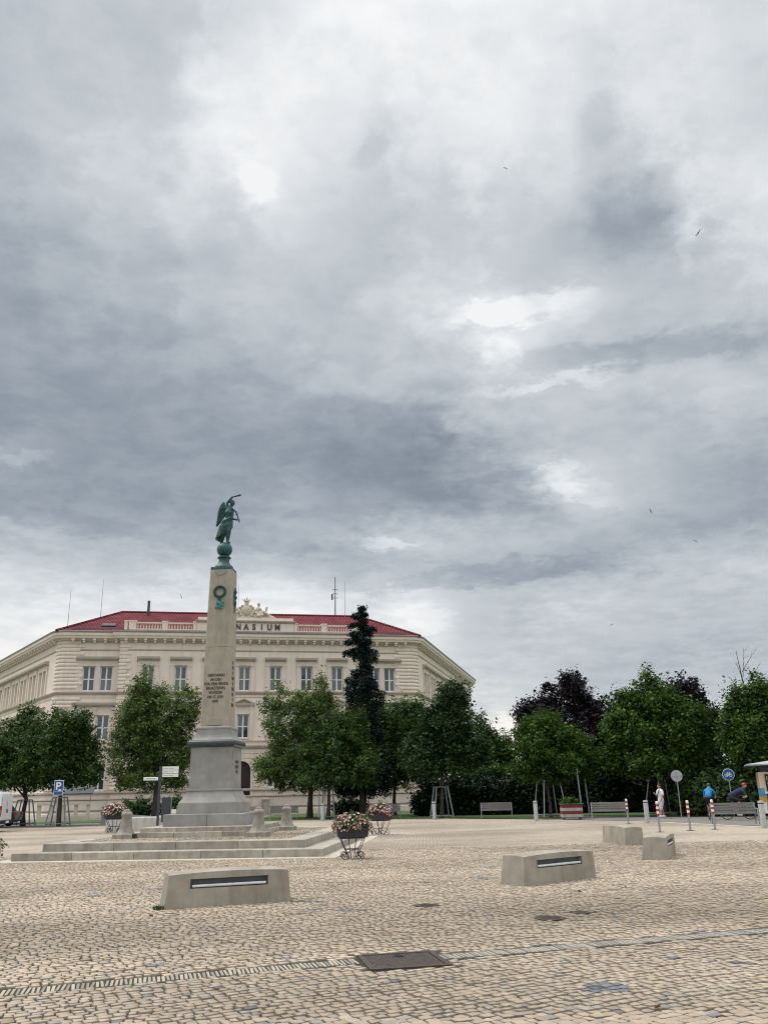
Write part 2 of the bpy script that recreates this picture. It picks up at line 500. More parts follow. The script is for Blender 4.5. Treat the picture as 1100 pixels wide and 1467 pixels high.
def fused(name, mb, mat, voxel=.02, smooth=6, fac=.5):
    """one continuous organic surface out of overlapping shapes"""
    me = mb.mesh(name + '_raw', mat)
    o = bpy.data.objects.new(name + '_raw', me)
    COL.objects.link(o)
    rm = o.modifiers.new('r', 'REMESH')
    rm.mode = 'VOXEL'
    rm.voxel_size = voxel
    if smooth:
        sm = o.modifiers.new('s', 'SMOOTH')
        sm.iterations = smooth
        sm.factor = fac
    dg = bpy.context.evaluated_depsgraph_get()
    out = bpy.data.meshes.new_from_object(o.evaluated_get(dg))
    out.name = name
    bpy.data.objects.remove(o)
    bpy.data.meshes.remove(me)
    out.materials.clear()
    out.materials.append(mat)
    out.polygons.foreach_set('use_smooth', [True] * len(out.polygons))
    return out


def limb(mb, pts, rad, M=None, n=10):
    """round-ended tapered limb through the joints"""
    mb.tube(pts, rad, n, M)
    for p, r_ in zip(pts, rad):
        mb.ell(p, (r_, r_, r_), M, 10, 6)
    return mb


def text_mesh(name, body, size, mat, extrude=.01, offset=0.0, align='CENTER', spacing=1.0, sx=1.0):
    cu = bpy.data.curves.new(name, 'FONT')
    cu.body = body
    cu.size = size
    cu.extrude = extrude
    cu.offset = offset
    cu.align_x = align
    cu.space_character = spacing
    o = bpy.data.objects.new(name, cu)
    COL.objects.link(o)
    dg = bpy.context.evaluated_depsgraph_get()
    me = bpy.data.meshes.new_from_object(o.evaluated_get(dg))
    bpy.data.objects.remove(o)
    me.name = name
    me.materials.clear()
    me.materials.append(mat)
    if sx != 1.0:
        me.transform(Matrix.Diagonal((sx, 1, 1, 1)))
    return me


# ------------------------------------------------------------------ materials
def material(name, c1, c2=None, scale=3.0, rough=.85, bump=0.0, bscale=60.0, detail=6, metal=0.0, spec=.4,
             streak=0.0, streak_col=(.08, .075, .065), blotch=None, lo=.35, hi=.65, coat=0.0, stretch=None, vary=0.0):
    m = bpy.data.materials.new(name)
    m.use_nodes = True
    t = NT(m.node_tree)
    b = m.node_tree.nodes['Principled BSDF']
    b.inputs['Roughness'].default_value = rough
    b.inputs['Metallic'].default_value = metal
    b.inputs['Specular IOR Level'].default_value = spec
    b.inputs['Coat Weight'].default_value = coat
    tc = t.n('ShaderNodeTexCoord')
    vec = tc.outputs['Object']
    if stretch:
        vec = t.v('MULTIPLY', vec, stretch)
    c2 = c2 or tuple(x * .8 for x in c1)
    n = t.noise(vec, scale, detail, .6)
    col = t.mixc(t.maprange(n.outputs[0], lo, hi), c1, c2)
    if blotch:
        n2 = t.noise(vec, blotch[1], 4, .6)
        col = t.mixc(t.m('MULTIPLY', t.maprange(n2.outputs[0], .5, .7), blotch[2] if len(blotch) > 2 else .7), col, blotch[0])
    if streak:
        v2 = t.v('MULTIPLY', tc.outputs['Object'], (3.2, 3.2, .5))
        n3 = t.noise(v2, 1.0, 5, .65)
        col = t.mixc(t.m('MULTIPLY', t.maprange(n3.outputs[0], .48, .72), streak), col, streak_col)
    if vary:      # every stone of a set has its own tone
        oi = t.n('ShaderNodeObjectInfo')
        col = t.v('SCALE', col, s=t.maprange(oi.outputs['Random'], 0, 1, 1 - vary, 1 + vary))
    t.l(col, b.inputs['Base Color'])
    if bump:
        nb = t.noise(vec, bscale, 4, .6)
        bp = t.n('ShaderNodeBump')
        bp.inputs['Strength'].default_value = bump
        bp.inputs['Distance'].default_value = .02
        t.l(nb.outputs[0], bp.inputs['Height'])
        t.l(bp.outputs[0], b.inputs['Normal'])
    return m


def leaf_material(name, dark, light, trans=.25, rough=.55):
    """leaf colour varies leaf by leaf (face attribute 'tone')"""
    m = bpy.data.materials.new(name)
    m.use_nodes = True
    t = NT(m.node_tree)
    b = m.node_tree.nodes['Principled BSDF']
    out = m.node_tree.nodes['Material Output']
    at = t.n('ShaderNodeAttribute', attribute_name='tone')
    sp = t.n('ShaderNodeSeparateXYZ')
    t.l(at.outputs['Vector'], sp.inputs[0])
    col = t.mixc(sp.outputs[0], dark, light)
    t.l(col, b.inputs['Base Color'])
    b.inputs['Roughness'].default_value = rough
    b.inputs['Specular IOR Level'].default_value = .14
    tr = t.n('ShaderNodeBsdfTranslucent')
    t.l(t.mixc(.5, col, light), tr.inputs[0])
    mx = t.n('ShaderNodeMixShader')
    mx.inputs[0].default_value = trans
    t.l(b.outputs[0], mx.inputs[1])
    t.l(tr.outputs[0], mx.inputs[2])
    t.l(mx.outputs[0], out.inputs[0])
    return m


def tone_material(name, stops, rough=.85, nscale=30, bump=.3, stain=True):
    """stone by stone colour from the face attribute 'tone' (x = pick in the palette, y = lightness)"""
    m = bpy.data.materials.new(name)
    m.use_nodes = True
    t = NT(m.node_tree)
    b = m.node_tree.nodes['Principled BSDF']
    at = t.n('ShaderNodeAttribute', attribute_name='tone')
    sp = t.n('ShaderNodeSeparateXYZ')
    t.l(at.outputs['Vector'], sp.inputs[0])
    col = t.ramp(sp.outputs[0], stops)
    tc = t.n('ShaderNodeTexCoord')
    n = t.noise(tc.outputs['Object'], nscale, 5, .65)
    k = t.m('MULTIPLY', sp.outputs[1], t.maprange(n.outputs[0], .25, .75, .80, 1.18))
    if stain:   # broad wear and soiling of the paving
        v2 = t.v('MULTIPLY', tc.outputs['Object'], (.55, 1.0, 1.0))
        n2 = t.noise(v2, .22, 5, .6)
        k = t.m('MULTIPLY', k, t.maprange(n2.outputs[0], .40, .62, 1.10, .78))
        # a trodden, soiled track that crosses the square behind the drain
        sv = t.n('ShaderNodeSeparateXYZ')
        t.l(tc.outputs['Object'], sv.inputs[0])
        n5 = t.noise(tc.outputs['Object'], .55, 4, .6)
        q = t.m('SUBTRACT', sv.outputs[1], t.m('MULTIPLY_ADD', sv.outputs[0], .22, 12.6))
        q = t.m('ABSOLUTE', t.m('ADD', q, t.m('MULTIPLY_ADD', n5.outputs[0], 4.0, -2.0)))
        k = t.m('MULTIPLY', k, t.maprange(q, .4, 3.6, .72, 1.0, True))
    t.l(t.v('SCALE', col, s=k), b.inputs['Base Color'])
    b.inputs['Roughness'].default_value = rough
    b.inputs['Specular IOR Level'].default_value = .3
    if bump:
        bp = t.n('ShaderNodeBump')
        bp.inputs['Strength'].default_value = bump
        bp.inputs['Distance'].default_value = .008
        t.l(n.outputs[0], bp.inputs['Height'])
        t.l(bp.outputs[0], b.inputs['Normal'])
    return m


M_STUCCO = material('cream_stucco', (.79, .685, .595), (.73, .63, .55), .6, .9, streak=.30, streak_col=(.40, .345, .295))
M_STUCCO2 = material('pale_moulding', (.72, .63, .545), (.64, .555, .48), 1.2, .9, streak=.2, streak_col=(.40, .345, .295))
M_SOOTSHADE = material('weathered_shaded_moulding', (.52, .45, .385), (.41, .355, .305), 1.0, .9, 0, 25, streak=.25, streak_col=(.28, .245, .215))  # sooty tone that also paints in the shade lines under hoods and mouldings
M_GREYMOULD = material('grey_eaves', (.30, .27, .24), (.23, .21, .19), 1.0, .85)
M_WHITE = material('white_paint', (.78, .78, .76), (.70, .70, .68), 4, .5)
M_GLASS = material('window_glass', (.045, .058, .072), (.025, .034, .045), .35, .05, spec=.9)  # base colour lightened to imitate sky reflected in the panes
M_GREYLETTER = material('dark_letters', (.09, .06, .05), (.06, .045, .04), 8, .6)
M_SCULPT = material('carved_sandstone', (.62, .545, .45), (.46, .40, .325), 5, .9)
M_LIMESTONE = material('beige_limestone', (.405, .358, .288), (.325, .288, .232), 2.2, .88, .08, 30, streak=.65, streak_col=(.19, .175, .15), blotch=((.27, .245, .205), 4, .5))
M_GRANITE = material('grey_granite', (.315, .305, .285), (.235, .228, .213), 2.5, .8, .05, 40, streak=.35, streak_col=(.18, .175, .17), blotch=((.24, .24, .235), 2.2, .6), vary=.07)
M_STEP = material('step_stone', (.42, .385, .325), (.31, .28, .235), 2.5, .88, .1, 30, blotch=((.20, .185, .16), 6, .5), streak=.55, streak_col=(.12, .11, .10), vary=.16)
M_OLDSTONE = material('bollard_stone', (.34, .315, .265), (.22, .205, .175), 6, .9, .15, 30, streak=.6, streak_col=(.12, .115, .10))
M_DARKTORUS = material('dark_polished_band', (.022, .032, .042), (.05, .06, .065), 6, .35, spec=.5)
M_BRONZE = material('green_bronze', (.008, .045, .046), (.022, .095, .088), 9, .5, .2, 40, spec=.5, blotch=((.05, .14, .13), 14, .22))
M_VERDIGRIS = material('verdigris_bronze', (.09, .29, .25), (.03, .12, .11), 18, .6, .3, 40)
M_CONCRETE = material('cast_concrete', (.36, .328, .275), (.26, .234, .192), 2.2, .92, .15, 60, streak=.5, streak_col=(.13, .12, .105), blotch=((.40, .355, .29), 55, .6))
M_LINING = material('grey_slot_lining', (.10, .105, .11), (.075, .08, .085), 6, .6)
M_LIGHTBAR = material('white_rail', (.62, .64, .66), (.54, .56, .58), 6, .3)
M_CONCRETE2 = material('plain_concrete', (.36, .35, .33), (.28, .27, .255), 2, .92, .2, 60, streak=.4)
M_STEEL = material('brushed_steel', (.48, .49, .50), (.38, .39, .40), 10, .38, metal=.8)
M_GALV = material('galvanised_steel', (.34, .36, .37), (.26, .28, .29), 10, .5, metal=.5)
M_GREYPAINT = material('grey_painted_metal', (.40, .41, .41), (.33, .34, .34), 6, .55)
M_IRON = material('black_wrought_iron', (.022, .024, .035), (.035, .035, .045), 20, .5)
M_RUST = material('rusty_iron_plate', (.10, .075, .062), (.06, .05, .045), 14, .65, .5, 120, metal=.3)
M_WOOD = material('grey_weathered_wood', (.17, .165, .155), (.105, .10, .095), 3, .8, .3, 30, stretch=(1, 8, 8))
M_BARK = material('bark', (.085, .07, .055), (.045, .038, .032), 9, .95, .8, 25, stretch=(1, 1, .25))
M_RED = material('red_paint', (.42, .03, .03), (.36, .03, .03), 6, .5)
M_BLUE = material('blue_sign', (.012, .09, .30), (.012, .08, .27), 6, .4)
M_NAVYPOST = material('dark_grey_post', (.045, .055, .07), (.035, .045, .055), 6, .5)
M_ASPHALT = material('asphalt', (.20, .185, .165), (.145, .135, .125), 1.5, .92, .3, 200, blotch=((.25, .235, .21), .4, .6))
M_FLAGSTONE = material('pale_kerb_stone', (.50, .455, .38), (.40, .36, .30), 2, .9, .2, 60)
M_GRASS = material('grass', (.07, .12, .03), (.045, .08, .025), 3, .95, .6, 80)
M_SOIL = material('joint_soil', (.040, .034, .026), (.036, .040, .020), 4, .98, .5, 60, blotch=((.07, .058, .042), 1.3, .7))
M_SOILFAR = M_SOIL
M_SKIN = material('skin', (.42, .25, .17), (.38, .22, .15), 6, .6)
M_SHIRTW = material('white_cotton', (.76, .75, .74), (.66, .65, .65), 8, .9)
M_SHORTS = material('pale_grey_cotton', (.52, .53, .53), (.44, .45, .46), 8, .9)
M_SHIRTB = material('bright_blue_jersey', (.015, .19, .40), (.012, .15, .33), 8, .8)
M_NAVY = material('navy_jersey', (.014, .022, .06), (.012, .018, .045), 8, .8)
M_BLACKCLOTH = material('black_cloth', (.012, .012, .014), (.02, .02, .022), 8, .9)
M_HAIR = material('dark_hair', (.02, .014, .01), (.03, .02, .015), 30, .7)
M_RUBBER = material('black_rubber', (.014, .014, .014), (.02, .02, .02), 20, .7)
M_VANWHITE = material('white_van_paint', (.72, .73, .74), (.68, .69, .70), 2, .3, coat=.4)
M_DARKCAR = material('black_car_paint', (.012, .014, .018), (.015, .017, .02), 2, .2, coat=.6)
M_TAIL = material('red_tail_lamp', (.30, .015, .012), (.22, .012, .01), 6, .25)
M_CREAM = material('cream_panel', (.66, .54, .38), (.60, .49, .34), 3, .6)
M_YELLOW = material('yellow_panel', (.62, .34, .05), (.56, .30, .04), 3, .6)
M_CYAN = material('sky_blue_panel', (.06, .30, .52), (.05, .26, .46), 3, .6)
M_ORANGE = material('orange_panel', (.56, .22, .08), (.5, .19, .07), 3, .6)

# ------------------------------------------------------------------ ground, square, road
rng = np.random.default_rng(7)
random.seed(7)


def sheet(name, poly, z, mat, kind='structure', parent=None):
    me = bpy.data.meshes.new(name)
    me.from_pydata([(p[0], p[1], z) for p in poly], [], [tuple(range(len(poly)))])
    me.materials.append(mat)
    o = inst(name, me, parent)
    if kind:
        o['kind'] = kind
    return o


sheet('ground', [(-3000, -600), (3000, -600), (3000, 4000), (-3000, 4000)], -.10, M_GRASS)
sheet('road', [(-90, 26), (60, 26), (60, 78), (-90, 78)], -.045, M_ASPHALT)

PAL = [(0.0, (.16, .168, .178)), (.07, (.22, .222, .222)), (.12, (.29, .275, .255)), (.25, (.375, .335, .282)), (.45, (.445, .370, .282)),
       (.62, (.452, .366, .270)), (.80, (.385, .318, .244)), (.92, (.425, .335, .255)), (1.0, (.455, .345, .225))]
M_COBBLE = tone_material('cobblestone', PAL)


def far_cobbles(name):
    m = bpy.data.materials.new(name)
    m.use_nodes = True
    t = NT(m.node_tree)
    b = m.node_tree.nodes['Principled BSDF']
    tc = t.n('ShaderNodeTexCoord')
    rot = t.n('ShaderNodeMapping')
    rot.inputs['Rotation'].default_value = (0, 0, R(-27))
    t.l(tc.outputs['Object'], rot.inputs[0])
    br = t.n('ShaderNodeTexBrick')
    t.l(rot.outputs[0], br.inputs['Vector'])
    br.inputs['Scale'].default_value = 1.0
    br.inputs['Brick Width'].default_value = .135
    br.inputs['Row Height'].default_value = .12
    br.inputs['Mortar Size'].default_value = .009
    br.inputs['Color1'].default_value = (.425, .36, .285, 1)
    br.inputs['Color2'].default_value = (.355, .305, .245, 1)
    br.inputs['Mortar'].default_value = (.20, .17, .13, 1)
    v2 = t.v('MULTIPLY', tc.outputs['Object'], (.55, 1.0, 1.0))
    n2 = t.noise(v2, .22, 5, .6)
    n3 = t.noise(tc.outputs['Object'], 2.5, 6, .7)
    k = t.m('MULTIPLY', t.maprange(n2.outputs[0], .40, .62, 1.12, .70), t.maprange(n3.outputs[0], .3, .7, .86, 1.12))
    t.l(t.v('SCALE', br.outputs[0], s=k), b.inputs['Base Color'])
    b.inputs['Roughness'].default_value = .9
    b.inputs['Specular IOR Level'].default_value = .25
    bp = t.n('ShaderNodeBump')
    bp.inputs['Strength'].default_value = .6
    bp.inputs['Distance'].default_value = .02
    t.l(t.m('ADD', t.m('MULTIPLY', br.outputs[1], -1), n3.outputs[0]), bp.inputs['Height'])
    t.l(bp.outputs[0], b.inputs['Normal'])
    return m


M_FARCOB = far_cobbles('far_cobblestone')
EDGE = [(21, 27.9), (17.2, 30), (14.9, 35), (12.6, 42.4), (8.3, 48.4), (3.2, 54.2), (-3, 56.6), (-11, 57.2), (-17, 55), (-27, 50), (-45, 44)]
square = sheet('square', [(-22, -8), (22, -8), (22, 28), (-22, 28)], -.013, M_SOIL)
sheet('square_far_paving', [(-45, 27.9)] + EDGE, -.004, M_FARCOB)
kb = MB()
kb.sweep(list(reversed(EDGE[1:])), [(-.16, -.04), (.16, -.04), (.16, .02), (-.16, .02)])
kb.build('kerb', M_FLAGSTONE)['kind'] = 'structure'
sheet('grass_strip', [(-9.5, 58.6), (-3, 58.2), (3.6, 56.4), (9, 51.2), (12, 56), (10, 76), (-9.5, 76)], -.02, M_GRASS)
sheet('grass_verge', [(-30, 63.5), (-17.2, 63.8), (-17.2, 71.5), (-30, 69)], -.02, M_GRASS)
sheet('grass_under_trees', [(12, 56), (16, 50.5), (26, 46), (40, 46), (40, 76), (10, 76)], -.02, M_GRASS)

# monument placement (needed to keep the cobbles clear of it)
MON = Vector((-5.95, 30.5, 0))
MON_YAW = R(-5.0)
MU = Vector((math.cos(MON_YAW), math.sin(MON_YAW)))
MV = Vector((-math.sin(MON_YAW), math.cos(MON_YAW)))
PLAT = (-4.22, 4.58, -5.35, 5.3)      # platform extents in monument axes

DRAIN_L = (Vector((-7.2, 7.33)), Vector((-.36, 9.85)))
DRAIN_R = (Vector((.50, 9.93)), Vector((8.4, 12.42)))
GRATE = [(-.34, 10.08), (.35, 10.22), (.53, 9.52), (-.16, 9.38)]
MANHOLES = [(0.53, 14.16, .17), (2.11, 12.56, .19), (2.62, 13.02, .12)]


def seg_dist(px, py, a, b):
    d = b - a
    L = d.length
    d = d / L
    t = (px - a.x) * d.x + (py - a.y) * d.y
    q = -(px - a.x) * d.y + (py - a.y) * d.x
    return t, q, L


def sett_cells(ang, row, xr, yr, rg):
    """running-bond cells of setts in a rotated grid: centres, half sizes"""
    ca, sa = math.cos(ang), math.sin(ang)
    corners = [(x * ca + y * sa, -x * sa + y * ca) for x in xr for y in yr]
    a0, a1 = min(c[0] for c in corners), max(c[0] for c in corners)
    b0, b1 = min(c[1] for c in corners), max(c[1] for c in corners)
    out = []
    b = b0
    while b < b1:
        h = row * rg.uniform(.92, 1.08)
        n = int((a1 - a0) / .103) + 4
        w = rg.uniform(.076, .134, n)
        e = a0 + rg.uniform(-.2, 0) + np.concatenate([[0], np.cumsum(w)])
        c = (e[:-1] + e[1:]) / 2
        out.append(np.stack([c, np.full(n, b + h / 2), w / 2, np.full(n, h / 2)], 1))
        b += h
    A = np.concatenate(out)
    wob = .05 * np.sin(A[:, 0] * .9 + A[:, 1] * .35) + .03 * np.sin(A[:, 0] * 2.3 + 1.7)
    A[:, 1] += wob
    x = A[:, 0] * ca - A[:, 1] * sa
    y = A[:, 0] * sa + A[:, 1] * ca
    return x, y, A[:, 2], A[:, 3]


def sett_tones(x, y, rg, npatch, area):
    n = len(x)
    pick = np.clip(rg.normal(.52, .12, n), .16, 1)
    light = np.clip(rg.normal(1.0, .075, n), .75, 1.25)
    for _ in range(npatch):
        px, py = rg.uniform(*area[0]), rg.uniform(*area[1])
        r_ = rg.uniform(.10, .26)
        k = (((x - px) / r_) ** 2 + ((y - py) / (r_ * .8)) ** 2 < 1) & (rg.random(n) < .8)
        pick[k] = rg.uniform(0, .11, k.sum())
        light[k] = rg.uniform(.85, 1.5, k.sum())
    k = rg.random(n) < .006
    pick[k] = rg.uniform(.04, .16, k.sum())
    return pick, light


def sett_mesh(x, y, hw, hh, ang, z, rg, pick, light, gap=.0046, bevel=.0035, deep=.030, extra=False):
    n = len(x)
    ca, sa = math.cos(ang), math.sin(ang)
    sg = np.array([(-1, -1), (1, -1), (1, 1), (-1, 1)], float)
    jit = np.clip(rg.normal(0, .0068, (n, 4, 2)), -.013, .013)
    g = gap * rg.uniform(.5, 1.7, n)
    base = np.stack([(hw - g)[:, None] * sg[None, :, 0], (hh - g)[:, None] * sg[None, :, 1]], 2) + jit
    bv = bevel * rg.uniform(.7, 1.6, (n, 4, 1))
    top = base - bv * sg[None]
    zb = np.full((n, 4), z - deep)
    zt = z + rg.normal(0, .0025, n)[:, None] + rg.normal(0, .0018, (n, 4))
    P = np.concatenate([np.dstack([base, zb]), np.dstack([top, zt])], 1)
    if extra:   # a shoulder ring so that near stones look worn round
        mid = base - bv * .25 * sg[None]
        P = np.concatenate([np.dstack([base, zb]), np.dstack([mid, zt - .005]), np.dstack([top - bv * .5 * sg[None], zt])], 1)
    X = P[:, :, 0] * ca - P[:, :, 1] * sa + x[:, None]
    Y = P[:, :, 0] * sa + P[:, :, 1] * ca + y[:, None]
    V = np.dstack([X, Y, P[:, :, 2]])
    m = V.shape[1]
    fs = [(m - 4, m - 3, m - 2, m - 1)]
    for lv in range(m // 4 - 1):
        fs += [(lv * 4 + i, lv * 4 + (i + 1) % 4, lv * 4 + 4 + (i + 1) % 4, lv * 4 + 4 + i) for i in range(4)]
    fs = np.array(fs)
    F = (fs[None] + (np.arange(n) * m)[:, None, None]).reshape(-1, 4)
    T = np.repeat(np.stack([pick, light, rg.random(n)], 1)[:, None, :], len(fs), 1)
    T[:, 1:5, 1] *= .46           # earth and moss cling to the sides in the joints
    T = T.reshape(-1, 3)
    return V, F, T


def build_square():
    ang = R(27)
    x, y, hw, hh = sett_cells(ang, .101, (-17, 17), (5.0, 28), rng)
    keep = (y > 5.4) & (y < 27.95) & (np.abs(x) < .5 * y + 2.6)
    # clear of the platform
    dx, dy = x - MON.x, y - MON.y
    uu, vv = dx * MU.x + dy * MU.y, dx * MV.x + dy * MV.y
    keep &= ~((uu > PLAT[0] - .48) & (uu < PLAT[1] + .48) & (vv > PLAT[2] - .42))
    for a, b, w in ((*DRAIN_L, .172), (*DRAIN_R, .182)):
        t, q, L = seg_dist(x, y, a, b)
        keep &= ~((t > -.05) & (t < L + .05) & (np.abs(q) < w))
    gx = np.array([p[0] for p in GRATE]).mean()
    gy_ = np.array([p[1] for p in GRATE]).mean()
    d1 = Vector((GRATE[1][0] - GRATE[0][0], GRATE[1][1] - GRATE[0][1])).normalized()
    ex, ey = (x - gx) * d1.x + (y - gy_) * d1.y, -(x - gx) * d1.y + (y - gy_) * d1.x
    keep &= ~((np.abs(ex) < .48) & (np.abs(ey) < .47))
    for mx, my, mr in MANHOLES:
        keep &= ((x - mx) ** 2 + (y - my) ** 2) > (mr + .055) ** 2
    x, y, hw, hh = x[keep], y[keep], hw[keep], hh[keep]
    pick, light = sett_tones(x, y, rng, 36, ((-9, 9), (6, 26)))
    # the lower field in front of the drain is a little greyer and coarser than the one behind it
    near = y < 8.66 + (x + 3.57) * .33
    pick[near] = np.clip(pick[near] - .04, 0, 1)
    light[near] *= .82
    infr = (np.abs(x + .05) < .425 * y + .05) & (y > 7.0)
    order = np.where(infr)[0][np.argsort(y[infr])][:300]
    is_part = np.zeros(len(x), bool)
    is_part[order] = True
    r = ~is_part
    V, F, T = sett_mesh(x[r], y[r], hw[r], hh[r], ang, 0, rng, pick[r], light[r])
    o = inst('cobbles', np_mesh('cobbles', V.reshape(-1, 3), F, M_COBBLE, color=T), square)
    o['kind'] = 'stuff'
    for i in order:
        one = slice(i, i + 1)
        V, F, T = sett_mesh(np.zeros(1), np.zeros(1), hw[one], hh[one], ang, 0, rng, pick[one], light[one], extra=True)
        inst('cobble', np_mesh('cobble', V.reshape(-1, 3), F, M_COBBLE, color=T), square, (x[i], y[i], 0))


build_square()

# drain channel of narrow setts on edge, the cover plate and the manholes
M_DRAINA = tone_material('drain_brick_pale', [(0, (.24, .22, .19)), (.5, (.35, .31, .255)), (1, (.40, .345, .27))], stain=False)
M_DRAINB = tone_material('drain_brick_grey', [(0, (.21, .20, .185)), (.5, (.29, .27, .235)), (1, (.35, .315, .26))], stain=False)


def drain(a, b, pitch, width, half, mat, tilt, tops, maxn, side=0.0):
    ch = empty('drain_channel', (a.x, a.y, 0), math.atan2(b.y - a.y, b.x - a.x))
    ch['kind'] = 'structure'
    L = (b - a).length
    MB().box(0, L, -half - .02, half + .005, -.036, -.0115).build('bed', M_SOIL, ch)
    n = int(L / pitch)
    meshes = []
    for k in range(10):
        sh = random.uniform(-.006, .006)
        w = width * random.uniform(.85, 1.08) / 2
        m = MB().box(-w, w, -half + sh, half + sh + random.uniform(-.012, .012), -.03, tops + random.uniform(-.004, .004), taper=.004).mesh('drain_brick', mat)
        at = m.attributes.new('tone', 'FLOAT_VECTOR', 'FACE')
        tn = (random.random(), random.uniform(.85, 1.15), 0)
        at.data.foreach_set('vector', tn * len(m.polygons))
        meshes.append(m)
    for i in range(n):
        inst('drain_brick', random.choice(meshes), ch, ((i + .5) * pitch, side + random.uniform(-.006, .006), 0), (0, 0, tilt + random.gauss(0, .03)))
    return ch


drain(*DRAIN_L, .043, .034, .128, M_DRAINA, R(-5), -.004, 130)
drain(*DRAIN_R, .050, .045, .125, M_DRAINB, R(-2), -.003, 130, .028)
# open joint along the near side of the right-hand run
gx = sum(p[0] for p in GRATE) / 4
gyc = sum(p[1] for p in GRATE) / 4
cov = empty('manhole_cover', (gx, gyc, 0), math.atan2(GRATE[1][1] - GRATE[0][1], GRATE[1][0] - GRATE[0][0]))
tag(cov, 'rusty rectangular iron plate let into the cobbles between the two drain runs', 'manhole cover')
fr = MB()
for s in (-1, 1):
    fr.box(-.415, .415, s * .385 - .025, s * .385 + .025, -.03, .006)
    fr.box(s * .39 - .025, s * .39 + .025, -.36, .36, -.03, .006)
fr.build('frame', M_RUST, cov)
pl = MB().box(-.36, .36, -.355, .355, -.03, -.002)
for i in range(22):
    for j in range(22):
        pl.box(-.345 + i * .0325, -.345 + i * .0325 + .018, -.345 + j * .0325, -.345 + j * .0325 + .018, -.002, .004, taper=.004)
pl.build('plate', M_RUST, cov)
rg_ = MB()
rg_.tube([(.05 * math.cos(q) , .22 + .05 * math.sin(q), .006) for q in np.linspace(0, 2 * PI, 13)], .007, 6, cap=False)
rg_.build('lifting_ring', M_IRON, cov)
for (mx, my, mr), lb in zip(MANHOLES, ['small dark round iron cover in the cobbles beyond the rusty plate', 'larger dark round iron cover in front of the turned concrete bench',
                                       'smallest round iron cover in the cobbles, beside a larger one']):
    t = empty('drain_cover', (mx, my, 0))
    tag(t, lb, 'drain cover', 'small round covers in the paving')
    MB().lathe([(mr, -.03), (mr, .002), (mr - .012, .006), (mr - .03, .006), (mr - .032, .001)], 24).build('rim', M_RUST, t, True)
    lid = MB().lathe([(mr - .036, -.03), (mr - .036, -.001)], 24)
    for k in range(-3, 4):
        w = math.sqrt(max((mr - .05) ** 2 - (k * mr * .24) ** 2, 0))
        lid.box(-w, w, k * mr * .24 - .008, k * mr * .24 + .008, -.001, .004)
    lid.build('lid', M_RUST, t)

# fallen leaves
lf = material('dry_leaf', (.16, .06, .025), (.10, .05, .02), 10, .8)
for k, (x, y, lb) in enumerate([(3.1, 15.4, 'curled brown leaf on the cobbles before the turned concrete bench'), (4.0, 15.9, 'curled brown leaf on the cobbles near the right end of the turned bench'),
                                (-3.5, 13.55, 'dry leaf scrap on the cobbles before the nearest concrete bench'), (2.05, 7.55, 'reddish dry leaf on the nearest cobbles')]):
    m = MB()
    m.add([(-.045, 0, .004), (0, -.02, .022), (.05, 0, .008), (0, .022, .03), (-.02, -.012, .03), (.02, .02, .035)], [(0, 1, 2, 3), (0, 4, 5, 3)])
    o = m.build('leaf', lf, None, loc=(x, y, .002), rz=k * 1.3)
    tag(o, lb, 'leaf', 'fallen leaves')

# ------------------------------------------------------------------ the school building
BYAW = math.atan2(7.0, 33.1)
bld = empty('school_building', (-13.2, 79.5, 0), BYAW)
tag(bld, 'long cream school building with red hipped roof and letters on its parapet', 'building')
EAVE = 16.08
ZW0, ZW1 = 0.0, 15.3
HALF = 16.5
AL, AR = R(66), R(64.5)
LW, RW = 40.0, 37.0


def arc_corner(pa, pc, pb, r_, n=5):
    """round the corner pc between pa and pb"""
    a, c, b = Vector(pa), Vector(pc), Vector(pb)
    d0, d1 = (a - c).normalized(), (b - c).normalized()
    ang = d0.angle(d1)
    t = r_ / math.tan(ang / 2)
    cen = c + (d0 + d1).normalized() * (r_ / math.sin(ang / 2))
    s, e = c + d0 * t - cen, c + d1 * t - cen
    out = []
    for i in range(n + 1):
        k = i / n
        w = s.lerp(e, k)
        out.append(tuple(cen + w.normalized() * r_))
    return out


PFL = (-HALF - LW * math.cos(AL), .8 + LW * math.sin(AL))
PFR = (HALF + RW * math.cos(AR), .8 + RW * math.sin(AR))
CORN_L = arc_corner(PFL, (-HALF, .8), (0, .8), .95)
CORN_R = arc_corner((0, .8), (HALF, .8), PFR, .95)
RIS = 11.2
FRONT = [(-RIS, .8), (-RIS, .4), (RIS, .4), (RIS, .8)]
PATH = [PFL] + CORN_L + FRONT + CORN_R + [PFR]

wallm = MB()


def panel(mb, M, x0, x1, z0, z1, holes, depth=.24, back=True):
    xs = sorted({x0, x1, *[h[0] for h in holes], *[h[1] for h in holes]})
    zs = sorted({z0, z1, *[h[2] for h in holes], *[h[3] for h in holes]})
    for i in range(len(xs) - 1):
        for j in range(len(zs) - 1):
            cx_, cz = (xs[i] + xs[i + 1]) / 2, (zs[j] + zs[j + 1]) / 2
            if any(h[0] < cx_ < h[1] and h[2] < cz < h[3] for h in holes):
                continue
            mb.add([(xs[i], 0, zs[j]), (xs[i + 1], 0, zs[j]), (xs[i + 1], 0, zs[j + 1]), (xs[i], 0, zs[j + 1])], [(0, 1, 2, 3)], M)
    for a, b, c, d in holes:
        e = depth
        for q in ([(a, 0, c), (a, 0, d), (a, e, d), (a, e, c)], [(b, 0, d), (b, 0, c), (b, e, c), (b, e, d)],
                  [(a, 0, d), (b, 0, d), (b, e, d), (a, e, d)], [(b, 0, c), (a, 0, c), (a, e, c), (b, e, c)]):
            mb.add(q, [(0, 1, 2, 3)], M)


